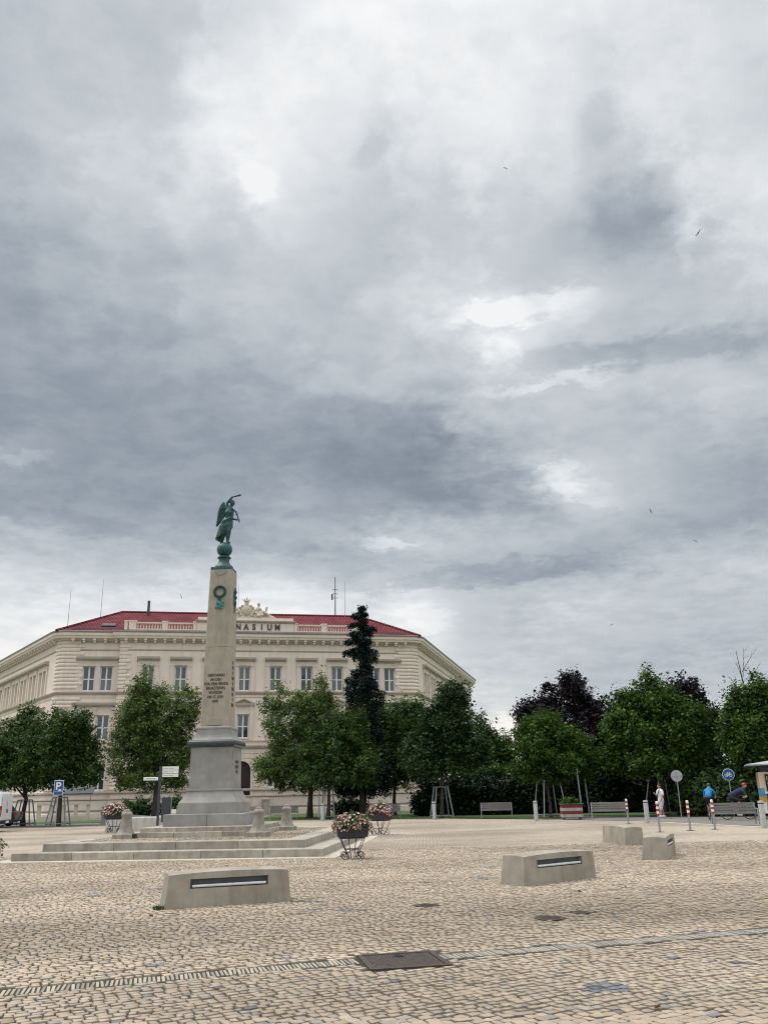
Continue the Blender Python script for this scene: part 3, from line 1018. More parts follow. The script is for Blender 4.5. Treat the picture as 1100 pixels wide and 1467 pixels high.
_win = {}
GLASSES = [M_GLASS, material('window_glass_with_blind', (.13, .14, .145), (.08, .09, .10), .9, .06, spec=.9), material('dark_window_glass', (.018, .022, .03), (.012, .016, .022), .7, .05, spec=.8), M_GLASS]


def window_meshes(w, h, tr):
    key = (w, h, tr)
    if key not in _win:
        f = MB()
        o, b = .085, .070
        f.box(-w / 2, -w / 2 + o, 0, .07, 0, h).box(w / 2 - o, w / 2, 0, .07, 0, h)
        f.box(-w / 2 + o, w / 2 - o, 0, .07, 0, o + .02).box(-w / 2 + o, w / 2 - o, 0, .07, h - o, h)
        f.box(-b, b, -.012, .06, o + .02, h - o)
        f.box(-w / 2 + o, -b, -.006, .06, tr - .05, tr + .05).box(b, w / 2 - o, -.006, .06, tr - .05, tr + .05)
        pw = w / 2 - o - b
        lo = MB().box(-pw / 2, pw / 2, 0, .012, 0, tr - .05 - o - .02)
        hi = MB().box(-pw / 2, pw / 2, 0, .012, 0, h - o - tr - .05)
        sl = MB().box(-w / 2 - .06, w / 2 + .06, -.3, 0, -.07, -.005)
        _win[key] = (f.mesh('window', M_WHITE), lo.mesh('pane', M_GLASS), hi.mesh('pane', M_GLASS), sl.mesh('sill', M_STUCCO2),
                     pw, o, b)
    return _win[key]


def window(parent, loc, rz, w, h, tr, sill=True):
    fm, lo, hi, sl, pw, o, b = window_meshes(w, h, tr)
    win = inst('window', fm, parent, loc, (0, 0, rz))
    for s in (-1, 1):
        for me, zz in ((lo, o + .02), (hi, tr + .05)):
            q = inst('pane', me, win, (s * (b + pw / 2), .03, zz))
            q.material_slots[0].link = 'OBJECT'
            q.material_slots[0].material = random.choice(GLASSES[:2] if loc[2] > 10 else GLASSES[1:])  # no dark glass up high: reflected sky is put into the pane colour
    if sill:
        inst('sill', sl, win)
    return win


F3 = (10.74, 12.98)
F2 = (6.50, 8.64)
F1 = (2.22, 4.42)
WW = 1.06
SINGLES = [-8.68, -5.78, -2.88, 0.0, 2.88, 5.78, 8.68]
PAIRS = [-13.86, -12.34, 12.34, 13.86]
# front wall with openings
holes_r = [(s - WW / 2, s + WW / 2, *F) for s in SINGLES for F in (F3, F2)]
holes_r += [(s - WW / 2, s + WW / 2, *F1) for s in SINGLES if abs(s) > .1]
holes_r.append((-.85, .85, 0.6, 4.5))
panel(wallm, Matrix.Translation((0, .4, 0)), -RIS, RIS, ZW0, ZW1, holes_r)
for sg in (-1, 1):
    hs = [(s - WW / 2, s + WW / 2, *F) for s in PAIRS if s * sg > 0 for F in (F3, F2, F1)]
    a, b = (CORN_L[-1][0], -RIS) if sg < 0 else (RIS, CORN_R[0][0])
    panel(wallm, Matrix.Translation((0, .8, 0)), a, b, ZW0, ZW1, hs)
    x = sg * RIS
    wallm.add([(x, .4, 0), (x, .8, 0), (x, .8, ZW1), (x, .4, ZW1)], [(0, 1, 2, 3)])
for cr in (CORN_L, CORN_R):
    for p, q in zip(cr[:-1], cr[1:]):
        wallm.add([(*p, 0), (*q, 0), (*q, ZW1), (*p, ZW1)], [(0, 1, 2, 3)])
# wings
WBAY = 3.45
wings = []
for sg, start, end, ang in ((-1, PFL, CORN_L[0], -AL), (1, CORN_R[-1], PFR, AR)):
    L = (Vector(end) - Vector(start)).length
    M = Matrix.Translation((start[0], start[1], 0)) @ Matrix.Rotation(ang, 4, 'Z')
    cs = []
    d = 4.3
    while d < L - 2:
        cs.append(L - d if sg < 0 else d)
        d += WBAY
    hs = [(c + o - .42, c + o + .42, *F) for c in cs for o in (-.62, .62) for F in (F3, F2, F1)]
    panel(wallm, M, 0, L, ZW0, ZW1, hs)
    wings.append((M, ang, cs, L, start))
# rear walls close the volume
back = 13.0
bl = Vector(PFL) + Vector((back * math.sin(AL), back * math.cos(AL)))
brr = Vector(PFR) + Vector((-back * math.sin(AR), back * math.cos(AR)))
ib = back + .8
kl = Vector((-HALF + back * math.tan((PI - AL) / 2 - PI / 4 + .35), ib))
INNER = [tuple(bl), (-HALF + 8.6, ib), (HALF - 8.6, ib), tuple(brr)]
for p, q in zip([PFL] + INNER, INNER + [PFR]):
    wallm.add([(*p, 0), (*q, 0), (*q, ZW1), (*p, ZW1)], [(0, 1, 2, 3)])
wallm.build('wall', M_STUCCO, bld)

# windows, surrounds and hoods of the front
sur3, hood_s, ped2, sur2, keyst = MB(), MB(), MB(), MB(), MB()
for s in (-1, 1):
    sur3.box(s * .76 - .17, s * .76 + .17, -.13, 0, 10.67, 12.98)
    sur3.box(s * .76 - .20, s * .76 + .20, -.17, 0, 12.98, 13.06)
    sur2.box(s * .74 - .15, s * .74 + .15, -.15, 0, 6.30, 8.75)
    sur2.box(s * .74 - .18, s * .74 + .18, -.13, 0, 8.75, 8.86)
    sur2.box(s * .74 - .14, s * .74 + .14, -.11, 0, 8.86, 9.40)
    keyst.box(s * .76 - .17, s * .76 + .17, -.10, 0, 9.05, 9.45)
sur3.box(-.90, .90, -.10, 0, 13.06, 13.44)
hood_s.sweep([(-1.0, 0), (1.0, 0)], [(-.0, 13.44), (.16, 13.46), (.20, 13.56), (.38, 13.60), (.42, 13.78), (0, 13.86)])
ped2.box(-1.02, 1.02, -.22, 0, 9.40, 9.56)
ped2.add([(-1.05, -.26, 9.56), (1.05, -.26, 9.56), (1.05, -.26, 9.64), (0, -.26, 10.06), (-1.05, -.26, 9.64),
          (-1.05, 0, 9.56), (1.05, 0, 9.56), (1.05, 0, 9.64), (0, 0, 10.06), (-1.05, 0, 9.64)],
         [(2, 7, 8, 3), (3, 8, 9, 4), (0, 5, 6, 1), (1, 6, 7, 2), (0, 4, 9, 5)])
for q in ((-1, 1),):
    pass
ped2.add([(-1.05, -.26, 9.56), (1.05, -.26, 9.56), (.78, -.26, 9.62), (-.78, -.26, 9.62), (1.05, -.26, 9.64), (0, -.26, 10.06), (-1.05, -.26, 9.64), (0, -.26, 9.94)],
         [(0, 1, 2, 3), (1, 4, 2), (2, 4, 5, 7), (7, 5, 6, 3), (3, 6, 0)])
ped2.add([(-.78, -.12, 9.62), (.78, -.12, 9.62), (0, -.12, 9.94)], [(0, 1, 2)])
SM = {k: v.mesh(k, M_STUCCO2) for k, v in (('window_surround', sur3), ('lower_surround', sur2))}
HM = hood_s.mesh('hood', M_SOOTSHADE)
PM = ped2.mesh('pediment', M_SOOTSHADE)
for s in SINGLES:
    w = window(bld, (s, .62, F3[0]), 0, WW, F3[1] - F3[0], 1.08)
    inst('surround', SM['window_surround'], w, (0, -.222, -F3[0]))
    inst('hood', HM, w, (0, -.222, -F3[0]))
    w = window(bld, (s, .62, F2[0]), 0, WW, F2[1] - F2[0], 1.05)
    inst('surround', SM['lower_surround'], w, (0, -.222, -F2[0]))
    inst('pediment', PM, w, (0, -.222, -F2[0]))
    if abs(s) > .1:
        window(bld, (s, .62, F1[0]), 0, WW, F1[1] - F1[0], .92)
for s in PAIRS:
    window(bld, (s, 1.02, F3[0]), 0, WW, F3[1] - F3[0], 1.08)
    window(bld, (s, 1.02, F2[0]), 0, WW, F2[1] - F2[0], 1.05)
    window(bld, (s, 1.02, F1[0]), 0, WW, F1[1] - F1[0], .92)
for sg in (-1, 1):
    c = sg * 13.1
    m, h = MB(), MB()
    for o in (-1.62, 0, 1.62):
        m.box(c + o - .2, c + o + .2, .73, .8, 10.67, 12.98)
        m.box(c + o - .16, c + o + .16, .70, .8, 6.30, 9.30)
        m.box(c + o - .20, c + o + .20, .66, .8, 9.06, 9.30)
    m.box(c - 1.84, c + 1.84, .70, .8, 12.98, 13.06).box(c - 1.76, c + 1.76, .74, .8, 13.06, 13.44)
    m.build('paired_window_surround', M_STUCCO2, bld)
    pr = [(0, 0), (.16, .02), (.20, .12), (.38, .16), (.42, .34), (0, .42)]
    h.sweep([(c - 1.9, .8), (c + 1.9, .8)], [(o, 13.44 + z) for o, z in pr])
    h.sweep([(c - 1.95, .8), (c + 1.95, .8)], [(o, 9.36 + z) for o, z in pr])
    h.build('hood', M_SOOTSHADE, bld)
# windows of the wings
wing_sur, wing_hood = MB(), MB()
for o in (-1.30, 0, 1.30):
    wing_sur.box(o - .17, o + .17, -.10, 0, 10.67, 13.0)
    wing_sur.box(o - .17, o + .17, -.12, 0, 12.999, 13.02)
wing_sur.box(-1.48, 1.48, -.119, 0, 13.0, 13.42)
wing_sur2 = MB()
for o in (-1.30, 0, 1.30):
    wing_sur2.box(o - .15, o + .15, -.10, 0, 6.3, 8.9)
wing_sur2.box(-1.46, 1.46, -.119, 0, 8.89, 9.2)
WS2 = wing_sur2.mesh('bay_surround', M_STUCCO2)
wing_hood.sweep([(-1.6, 0), (1.6, 0)], [(o, 13.42 + z) for o, z in pr])
WS, WH = wing_sur.mesh('bay_surround', M_STUCCO2), wing_hood.mesh('bay_hood', M_SOOTSHADE)
for M, ang, cs, L, start in wings:
    for c in cs:
        p = M @ Vector((c, 0, 0))
        inst('bay_surround', WS, bld, p, (0, 0, ang))
        inst('bay_surround', WS2, bld, p, (0, 0, ang))
        inst('bay_hood', WH, bld, p, (0, 0, ang))
        inst('bay_hood', WH, bld, p - Vector((0, 0, 4.22)), (0, 0, ang))
        for o in (-.62, .62):
            for F, tr in ((F3, 1.08), (F2, 1.05), (F1, .92)):
                window(bld, M @ Vector((c + o, .22, F[0])), ang, .84, F[1] - F[0], tr, sill=False)

# horizontal mouldings that run round the whole front
def course(name, prof, mat, path=None):
    return MB().sweep(path or PATH, prof).build(name, mat, bld)


course('cornice', [(0, 15.28), (.10, 15.28), (.14, 15.42), (.58, 15.44), (.62, 15.62), (.70, 15.66), (.74, 15.90), (.0, 15.96)], M_STUCCO)
course('gutter', [(.10, 15.958), (.76, 15.905), (.80, 16.06), (.72, 16.10), (.10, 16.02)], M_GREYMOULD)
course('frieze_moulding', [(0, 14.36), (.05, 14.38), (.09, 14.46), (0, 14.50)], M_SOOTSHADE)
course('frieze_band', [(0, 15.06), (.05, 15.08), (.07, 15.277), (0, 15.277)], M_SOOTSHADE)
course('sill_course', [(0, 10.40), (.10, 10.44), (.14, 10.52), (.20, 10.56), (.22, 10.66), (0, 10.70)], M_SOOTSHADE)
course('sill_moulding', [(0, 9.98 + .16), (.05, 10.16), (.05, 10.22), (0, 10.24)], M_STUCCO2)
course('floor_course', [(0, 5.55), (.10, 5.58), (.16, 5.70), (.24, 5.76), (.24, 5.88), (0, 5.94)], M_SOOTSHADE)
course('first_floor_sill', [(0, 6.18), (.10, 6.2), (.14, 6.30), (0, 6.34)], M_STUCCO2)
course('plinth_cap', [(0, 1.92), (.14, 1.94), (.20, 2.0), (.20, 2.12), (0, 2.16)], M_SOOTSHADE)
course('plinth', [(0, -.2), (.12, -.2), (.12, 1.40), (.02, 1.46), (0, 1.46)], M_STUCCO2)
course('plinth_line', [(.121, .52), (.17, .54), (.17, .62), (.121, .64)], M_GREYMOULD)
course('plinth_ledge', [(0, 1.46), (.20, 1.461), (.20, 1.54), (0, 1.58)], M_SOOTSHADE)
course('plinth_foot', [(.121, -.2), (.22, -.2), (.22, .36), (.121, .40)], M_STUCCO2)
# ground-floor banding
gb = MB()
z = 2.2
spans = lambda zz: None
FLOOR1 = [(s, WW) for s in SINGLES if abs(s) > .1]
while z < 5.4:
    prof = [(0, z), (.04, z + .02), (.04, z + .36), (0, z + .38)]
    if z > 4.45:
        gb.sweep(CORN_L[-1:] + FRONT + CORN_R[:1], prof)
    else:
        cuts = sorted([-.98, .98] + [v for s, w in FLOOR1 for v in (s - w / 2 - .02, s + w / 2 + .02)])
        edges = [-RIS] + cuts + [RIS]
        for a, b in zip(edges[0::2], edges[1::2]):
            if b - a > .1:
                gb.sweep([(a, .4), (b, .4)], prof)
        for sg in (-1, 1):
            a, b = (CORN_L[-1][0], -RIS) if sg < 0 else (RIS, CORN_R[0][0])
            e = [a] + [v for s in sorted(q for q in PAIRS if q * sg > 0) for v in (s - WW / 2 - .02, s + WW / 2 + .02)] + [b]
            for p, q in zip(e[0::2], e[1::2]):
                gb.sweep([(p, .8), (q, .8)], prof)
    z += .42
gb.build('rusticated_bands', M_STUCCO2, bld)['kind'] = 'stuff'
# quoins
for cr, sg in ((CORN_L, -1), (CORN_R, 1)):
    q = MB()
    z, k = 2.2, 0
    while z < 15.0:
        if not (5.3 < z < 5.95 or 9.95 < z < 10.75):
            ext = 1.5 if k % 2 else 1.15
            if sg < 0:
                path = [(cr[0][0] - .25 * math.cos(AL), cr[0][1] + .25 * math.sin(AL))] + cr + [(cr[-1][0] + ext, cr[-1][1])]
            else:
                path = [(cr[0][0] - ext, cr[0][1])] + cr + [(cr[-1][0] + .25 * math.cos(AR), cr[-1][1] + .25 * math.sin(AR))]
            q.sweep(path, [(0, z), (.07, z + .045), (.10, z + .10), (.10, z + .22), (.07, z + .285), (0, z + .32)])
        z += .335
        k += 1
    q.build('corner_quoins', M_STUCCO, bld)['kind'] = 'stuff'
for sg in (-1, 1):
    q = MB()
    z, k = 2.2, 0
    while z < 15.0:
        if not (5.3 < z < 5.95 or 9.95 < z < 10.75):
            ext = .95 if k % 2 else .62
            prof = [(0, z), (.06, z + .04), (.08, z + .09), (.08, z + .23), (.06, z + .285), (0, z + .32)]
            pts = [(-RIS, .8), (-RIS, .4), (-RIS + ext, .4)] if sg < 0 else [(RIS - ext, .4), (RIS, .4), (RIS, .8)]
            q.sweep(pts, prof)
        z += .335
        k += 1
    q.build('risalit_quoins', M_STUCCO, bld)['kind'] = 'stuff'
# modillions under the eaves
mod = MB()
mod.box(-.13, .13, -.50, -.06, 15.26, 15.44)
mod.box(-.10, .10, -.34, -.06, 15.08, 15.26)
MODM = mod.mesh('modillion', material('pale_bracket', (.76, .69, .61), (.70, .63, .56), 2, .9))


def modillions(p, q, step=.86):
    p, q = Vector(p), Vector(q)
    L = (q - p).length
    n = max(1, round(L / step))
    a = math.atan2(q.y - p.y, q.x - p.x)
    for i in range(n):
        c = p.lerp(q, (i + .5) / n)
        inst('modillion', MODM, bld, (c.x, c.y, -.001), (0, 0, a))


modillions(CORN_L[-1], FRONT[0])
modillions(FRONT[1], FRONT[2])
modillions(FRONT[3], CORN_R[0])
modillions(PFL, CORN_L[0], 1.0)
modillions(CORN_R[-1], PFR, 1.0)

# roof
def offset_path(path, o):
    P = [Vector(p) for p in path]
    out = []
    for i in range(len(P)):
        d0 = (P[i] - P[i - 1]).normalized() if i else (P[1] - P[0]).normalized()
        d1 = (P[i + 1] - P[i]).normalized() if i < len(P) - 1 else d0
        n0, n1 = Vector((d0.y, -d0.x)), Vector((d1.y, -d1.x))
        b = n0 + n1
        b = b / max(b.dot(n0), .2)
        out.append(P[i] + b * o)
    return out


def roof_material():
    m = bpy.data.materials.new('red_roof_tiles')
    m.use_nodes = True
    t = NT(m.node_tree)
    b = m.node_tree.nodes['Principled BSDF']
    tc = t.n('ShaderNodeTexCoord')
    br = t.n('ShaderNodeTexBrick')
    mp = t.n('ShaderNodeMapping')
    mp.inputs['Scale'].default_value = (1, 1, 1)
    t.l(tc.outputs['Object'], mp.inputs[0])
    sp = t.n('ShaderNodeSeparateXYZ')
    t.l(mp.outputs[0], sp.inputs[0])
    cb = t.n('ShaderNodeCombineXYZ')
    t.l(sp.outputs[0], cb.inputs[0])
    t.l(t.m('MULTIPLY', sp.outputs[2], 2.4), cb.inputs[1])
    t.l(cb.outputs[0], br.inputs['Vector'])
    br.inputs['Scale'].default_value = 1
    br.inputs['Brick Width'].default_value = .34
    br.inputs['Row Height'].default_value = .52
    br.inputs['Mortar Size'].default_value = .055
    br.inputs['Color1'].default_value = (.190, .052, .060, 1)
    br.inputs['Color2'].default_value = (.158, .044, .052, 1)
    br.inputs['Mortar'].default_value = (.085, .018, .023, 1)
    n = t.noise(tc.outputs['Object'], .8, 5, .6)
    t.l(t.v('SCALE', br.outputs[0], s=t.maprange(n.outputs[0], .3, .7, .72, 1.22)), b.inputs['Base Color'])
    b.inputs['Roughness'].default_value = .9
    b.inputs['Specular IOR Level'].default_value = .08
    bp = t.n('ShaderNodeBump')
    bp.inputs['Strength'].default_value = .7
    bp.inputs['Distance'].default_value = .05
    t.l(t.m('MULTIPLY', br.outputs[1], -1), bp.inputs['Height'])
    t.l(bp.outputs[0], b.inputs['Normal'])
    return m


M_ROOF = roof_material()
RP = [PFL, (-HALF, .8), (HALF, .8), PFR]
ev = offset_path(RP, .62)
rd = offset_path(RP, -6.9)
ev2 = offset_path(RP, -14.4)
ZE, ZR = 16.03, 19.35
rf = MB()
for i in range(3):
    rf.add([(*ev[i], ZE), (*ev[i + 1], ZE), (*rd[i + 1], ZR), (*rd[i], ZR)], [(0, 1, 2, 3)])
    rf.add([(*rd[i], ZR), (*rd[i + 1], ZR), (*ev2[i + 1], ZE), (*ev2[i], ZE)], [(0, 1, 2, 3)])
rf.add([(*ev[0], ZE), (*rd[0], ZR), (*ev2[0], ZE)], [(0, 1, 2)])
rf.add([(*ev[3], ZE), (*rd[3], ZR), (*ev2[3], ZE)], [(2, 1, 0)])
roof = rf.build('roof', M_ROOF, bld)
rc = MB()
for i in range(3):
    rc.tube([(*rd[i], ZR + .02), (*rd[i + 1], ZR + .02)], .13, 6)
for i in (1, 2):
    rc.tube([(*ev[i], ZE + .05), (*rd[i], ZR + .02)], .13, 6)
rc.build('ridge_tiles', M_ROOF, roof)
slope = (ZR - ZE) / 7.52
ang_r = math.atan(slope)
# roof windows lie in the front slope
for sx_, lb in ((-12.6, None),):
    yq = 2.3
    sk = inst('skylight', MB().box(-.62, .62, -.5, .5, 0, .10).mesh('skylight', M_NAVYPOST), roof, (sx_, yq, ZE + (yq - .18) * slope + .02), (ang_r, 0, 0))
    inst('pane', MB().box(-.52, -.03, -.4, .4, .1, .115).mesh('pane', M_GLASS), sk)
    inst('pane', MB().box(.03, .52, -.4, .4, .1, .115).mesh('pane', M_GLASS), sk)
sg_ = MB()
for k in range(3):
    sg_.tube([(-15.6, .55, ZE + .22 + k * .09), (15.6, .55, ZE + .22 + k * .09)], .02, 4)
sg_.build('snow_guard', M_NAVYPOST, roof)
pipe = MB().tube([(-9.4, 6.4, 18.6), (-9.4, 6.4, 20.3)], .13, 8)
pipe.build('vent_pipe', M_NAVYPOST, roof)
for (ax, ay, h) in ((-14.0, 7.0, 3.2), (-16.4, 3.0, 3.5), (10.6, 7.3, 3.8), (-.55, 7.2, 3.2)):
    MB().tube([(ax, ay, 18.4 if ay > 5 else 16.3), (ax, ay, 19.3 + h if ay > 5 else 17 + h)], [.03, .015], 5).build('lightning_rod', M_GALV, roof)
ma = MB().tube([(9.6, 7.6, 18.8), (9.6, 7.6, 23.6)], [.07, .04], 6)
for k in range(3):
    ma.tube([(9.3, 7.6, 21.3 + k * .45), (9.9, 7.6, 21.3 + k * .45)], .03, 5)
ma.box(9.2, 9.34, 7.5, 7.7, 21.1, 21.7)
ma.build('aerial_mast', M_NAVYPOST, roof)

# parapet with the letters, balustrades
PZ = 16.10
pp = MB().box(-4.5, 4.5, -.10, .55, PZ - .1, 17.05)
pp.build('parapet', M_STUCCO, bld)
MB().sweep([(-4.5, .55), (-4.5, -.10), (4.5, -.10), (4.5, .55)], [(0, 16.98), (.08, 17.0), (.18, 17.12), (.20, 17.20), (.0, 17.22)]).build('parapet_cornice', M_SOOTSHADE, bld)
MB().box(-4.45, 4.45, -.06, .52, 17.21, 17.50).build('parapet_blocking', M_STUCCO, bld)
MB().sweep([(-11.0, .1), (11.0, .1)], [(-.3, 16.02), (.42, 16.02), (.42, 16.17), (-.3, 16.17)]).build('parapet_ledge', M_GREYMOULD, bld)
GY = 'GYMNASIUM'
for i, ch in enumerate(GY):
    m = text_mesh('letter', ch, .76, M_GREYLETTER, .04, .020, sx=.88)
    inst('letter', m, bld, ((i - 4) * .73, -.145, 16.36), (R(90), 0, 0))
bal = MB().lathe([(.07, 0), (.07, .05), (.035, .08), (.075, .20), (.07, .27), (.035, .40), (.06, .44), (.06, .48)], 6)
for sg in (-1, 1):
    for a, b in ((4.85, 7.15), (7.65, 9.95)):
        cxm = sg * (a + b) / 2
        bo = MB()
        n = 9
        for i in range(n):
            x = -((b - a) / 2) + (i + .5) * (b - a) / n
            bo.add(bal.v, bal.f, Matrix.Translation((x, 0, 0)))
        bo.build('balusters', M_STUCCO, bld, True, (cxm, .15, 16.32))
        MB().box(-(b - a) / 2, (b - a) / 2, -.17, .17, .48, .62).box(-(b - a) / 2, (b - a) / 2, -.17, .17, -.15, 0).build('rail', M_STUCCO2, bld, loc=(cxm, .15, 16.32))
    for a, b in ((4.53, 4.85), (7.15, 7.65), (9.95, 10.6), (10.72, 11.0)):
        c, w = sg * (a + b) / 2, (b - a) / 2 - .002
        MB().box(-w, w, -.22, .24, -.15, .62).box(-w - .04, w + .04, -.26, .28, .62, .74).build('balustrade_pier', M_STUCCO, bld, loc=(c, .15, 16.32))

# entrance
door = MB()
door.box(-.80, .80, .55, .62, .6, 3.7)
door.add([(-.80, .58, 3.7)] + [(.80 * math.cos(q), .58, 3.7 + .8 * math.sin(q)) for q in np.linspace(0, PI, 13)], [tuple(range(14))])
M_DOOR = material('dark_brown_door', (.035, .018, .022), (.025, .014, .018), 4, .5)
dd = door.build('door', M_DOOR, bld)
MB().box(-.70, -.04, .52, .55, .8, 2.2).box(.04, .70, .52, .55, .8, 2.2).box(-.70, -.04, .52, .55, 2.3, 3.6).box(.04, .70, .52, .55, 2.3, 3.6).build('door_panel', M_DOOR, dd)
arch = MB()
pts = [(-1.0, .6)] + [(1.0 * math.cos(q), 3.7 + 1.0 * math.sin(q)) for q in np.linspace(PI, 0, 17)] + [(1.0, .6)]
inn = [(-.80, .6)] + [(.80 * math.cos(q), 3.7 + .80 * math.sin(q)) for q in np.linspace(PI, 0, 17)] + [(.80, .6)]
for i in range(len(pts) - 1):
    a, b, c, d = pts[i], pts[i + 1], inn[i + 1], inn[i]
    arch.add([(a[0], .28, a[1]), (b[0], .28, b[1]), (c[0], .28, c[1]), (d[0], .28, d[1]), (a[0], .6, a[1]), (b[0], .6, b[1]), (c[0], .6, c[1]), (d[0], .6, d[1])],
             [(0, 3, 2, 1), (0, 1, 5, 4), (3, 7, 6, 2)])
arch.build('door_arch', M_STUCCO2, bld)
# spandrel that closes the square opening behind the arch
spn = MB()
for sg in (-1, 1):
    for i in range(8):
        q0, q1 = PI / 2 * i / 8, PI / 2 * (i + 1) / 8
        p0, p1 = (sg * .9 * math.cos(q0), 3.7 + .9 * math.sin(q0)), (sg * .9 * math.cos(q1), 3.7 + .9 * math.sin(q1))
        spn.add([(p0[0], .41, p0[1]), (p1[0], .41, p1[1]), (sg * .86 if i < 8 else 0, .41, 4.62), (sg * .9, .41, p0[1])], [(0, 1, 2, 3)])
spn.build('door_spandrel', M_STUCCO, bld)
for k in range(4):
    MB().box(-1.9, 1.9, -.3 - .34 * (4 - k), .38, k * .15 - .02, k * .15 + .148).build('step', M_STEP, bld)
for sg in (-1, 1):
    MB().box(sg * 2.15 - .25, sg * 2.15 + .25, -1.7, .38, -.1, 1.1).box(sg * 2.15 - .3, sg * 2.15 + .3, -1.75, .38, 1.1, 1.22).build('step_cheek', M_STEP, bld)

# the carved group on the parapet: cartouche and two reclining figures
car = MB()
car.ell((0, 0, .70), (.62, .22, .62))
car.ell((0, -.14, .72), (.46, .16, .50))
car.ell((0, -.02, 1.12), (.30, .2, .25))
for sg in (-1, 1):
    for (x, z, r_) in ((.62, 1.02, .15), (.52, .30, .16), (.74, .55, .13), (.40, 1.20, .13), (.82, .24, .15), (1.0, .12, .12), (.28, .12, .14)):
        car.ell((sg * x, -.05, z), (r_, .16, r_))
    limb(car, [(sg * .62, -.05, 1.02), (sg * .74, -.08, .78), (sg * .58, -.08, .45), (sg * .35, -.08, .2)], [.09, .08, .1, .09])
car.box(-.9, .9, -.3, .3, 0, .1)
car.lathe([(.22, 1.28), (.20, 1.52), (.26, 1.62), (.24, 1.68)], 8)
for k in range(8):
    q = k * PI / 4
    limb(car, [(.22 * math.cos(q), .22 * math.sin(q), 1.66), (.36 * math.cos(q), .3 * math.sin(q), 1.84)], [.05, .035])
limb(car, [(0, 0, 1.66), (0, 0, 2.02)], [.13, .06])
co = inst('coat_of_arms', fused('coat_of_arms', car, M_SCULPT, .035, 1), bld, (0, .25, 17.49))
rel = MB()
for (x, z) in ((0, .78), (-.15, .62), (.16, .64), (0, .5), (-.22, .86), (.22, .88)):
    rel.ell((x, -.27, z), (.07, .05, .08))
inst('shield_relief', fused('shield_relief', rel, M_SCULPT, .025, 1), co)
for sg in (-1, 1):
    f = MB()
    limb(f, [(.98, .0, .32), (1.02, 0, .62), (1.12, -.02, .92), (1.14, -.02, 1.10)], [.27, .22, .20, .11])          # trunk
    f.ell((1.14, -.02, 1.36), (.155, .17, .19))                                                                    # head
    f.ell((1.14, .02, 1.44), (.175, .18, .13))                                                                     # hair
    limb(f, [(.98, -.08, .98), (.74, -.16, .66), (.96, -.28, .42)], [.09, .075, .06])
    limb(f, [(1.28, -.05, .98), (1.52, -.10, .62), (1.78, -.1, .56)], [.09, .08, .06])
    limb(f, [(1.78, -.1, .56), (1.86, -.1, .82), (1.90, -.1, 1.04)], [.06, .10, .12])                               # what the hand holds up
    limb(f, [(1.0, -.05, .28), (1.62, -.12, .62), (2.1, -.1, .30), (2.45, -.1, .10)], [.22, .17, .16, .08])        # knees up
    limb(f, [(1.0, .12, .24), (1.7, .1, .34), (2.5, .1, .12), (2.75, .08, .07)], [.22, .22, .16, .07])
    limb(f, [(1.05, -.25, .2), (1.5, -.28, .3), (1.35, -.28, .08)], [.14, .14, .1])                                 # drapery
    f.box(.7, 2.5, -.3, .3, 0, .12)
    M = Matrix.Diagonal((sg, 1, 1, 1))
    me = fused('reclining_figure', f, M_SCULPT, .028, 1)
    if sg < 0:
        me.transform(Matrix.Diagonal((-1, 1, 1, 1)))
        me.flip_normals()
    inst('reclining_figure', me, bld, (0, .25, 17.49))

# ------------------------------------------------------------------ monument platform
plat = empty('monument_platform', MON, MON_YAW)
tag(plat, 'broad stepped stone platform with a cobbled terrace round the obelisk', 'platform')


def step_ring(parent, x0, x1, y0, y1, z0, z1, width, n_x, n_y, mat, name='step_stone'):
    """a ring of long dressed stones with open joints; front and back run the whole length"""
    g = .004
    cuts = lambda a, b, n: [a + (b - a) * (i / n + (random.uniform(-.12, .12) / n if 0 < i < n else 0)) for i in range(n + 1)]
    for yy in ((y0, y0 + width), (y1 - width, y1)):
        c = cuts(x0, x1, n_x)
        for a, b in zip(c[:-1], c[1:]):
            j = random.uniform(-.004, .004)
            MB().bbox(a + g, b - g, yy[0] + j, yy[1] + j, z0, z1 + random.uniform(-.003, .003), .012).build(name, mat, parent)
    for xx in ((x0, x0 + width), (x1 - width, x1)):
        c = cuts(y0 + width, y1 - width, n_y)
        for a, b in zip(c[:-1], c[1:]):
            j = random.uniform(-.004, .004)
            MB().bbox(xx[0] + j, xx[1] + j, a + g, b - g, z0, z1 + random.uniform(-.003, .003), .012).build(name, mat, parent)


px0, px1, py0, py1 = PLAT
step_ring(plat, px0 - .42, px1 + .42, py0 - .36, py1 + .36, -.04, .012, .50, 6, 6, M_FLAGSTONE, 'border_stone')
step_ring(plat, px0, px1, py0, py1, -.03, .215, .85, 5, 5, M_STEP)
I = .60
step_ring(plat, px0 + I, px1 - I, py0 + I, py1 - I, .20, .425, .62, 4, 4, M_STEP)
tx0, tx1, ty0, ty1 = px0 + I + .62, px1 - I - .62, py0 + I + .62, py1 - I - .62
MB().box(tx0, tx1, ty0, ty1, .1, .375).build('terrace_bed', M_SOIL, plat)
x, y, hw, hh = sett_cells(R(20), .10, (tx0, tx1), (ty0, ty1), rng)
k = (x > tx0 + .05) & (x < tx1 - .05) & (y > ty0 + .05) & (y < ty1 - .05) & ((np.abs(x) > 1.75) | (np.abs(y) > 1.75))
x, y, hw, hh = x[k], y[k], hw[k], hh[k]
pk, lt = sett_tones(x, y, rng, 6, ((-4, 4), (-5, 5)))
V, F, T = sett_mesh(x, y, hw, hh, R(20), .415, rng, pk, lt)
o = inst('terrace_cobbles', np_mesh('terrace_cobbles', V.reshape(-1, 3), F, M_COBBLE, color=T), plat)
o['kind'] = 'stuff'

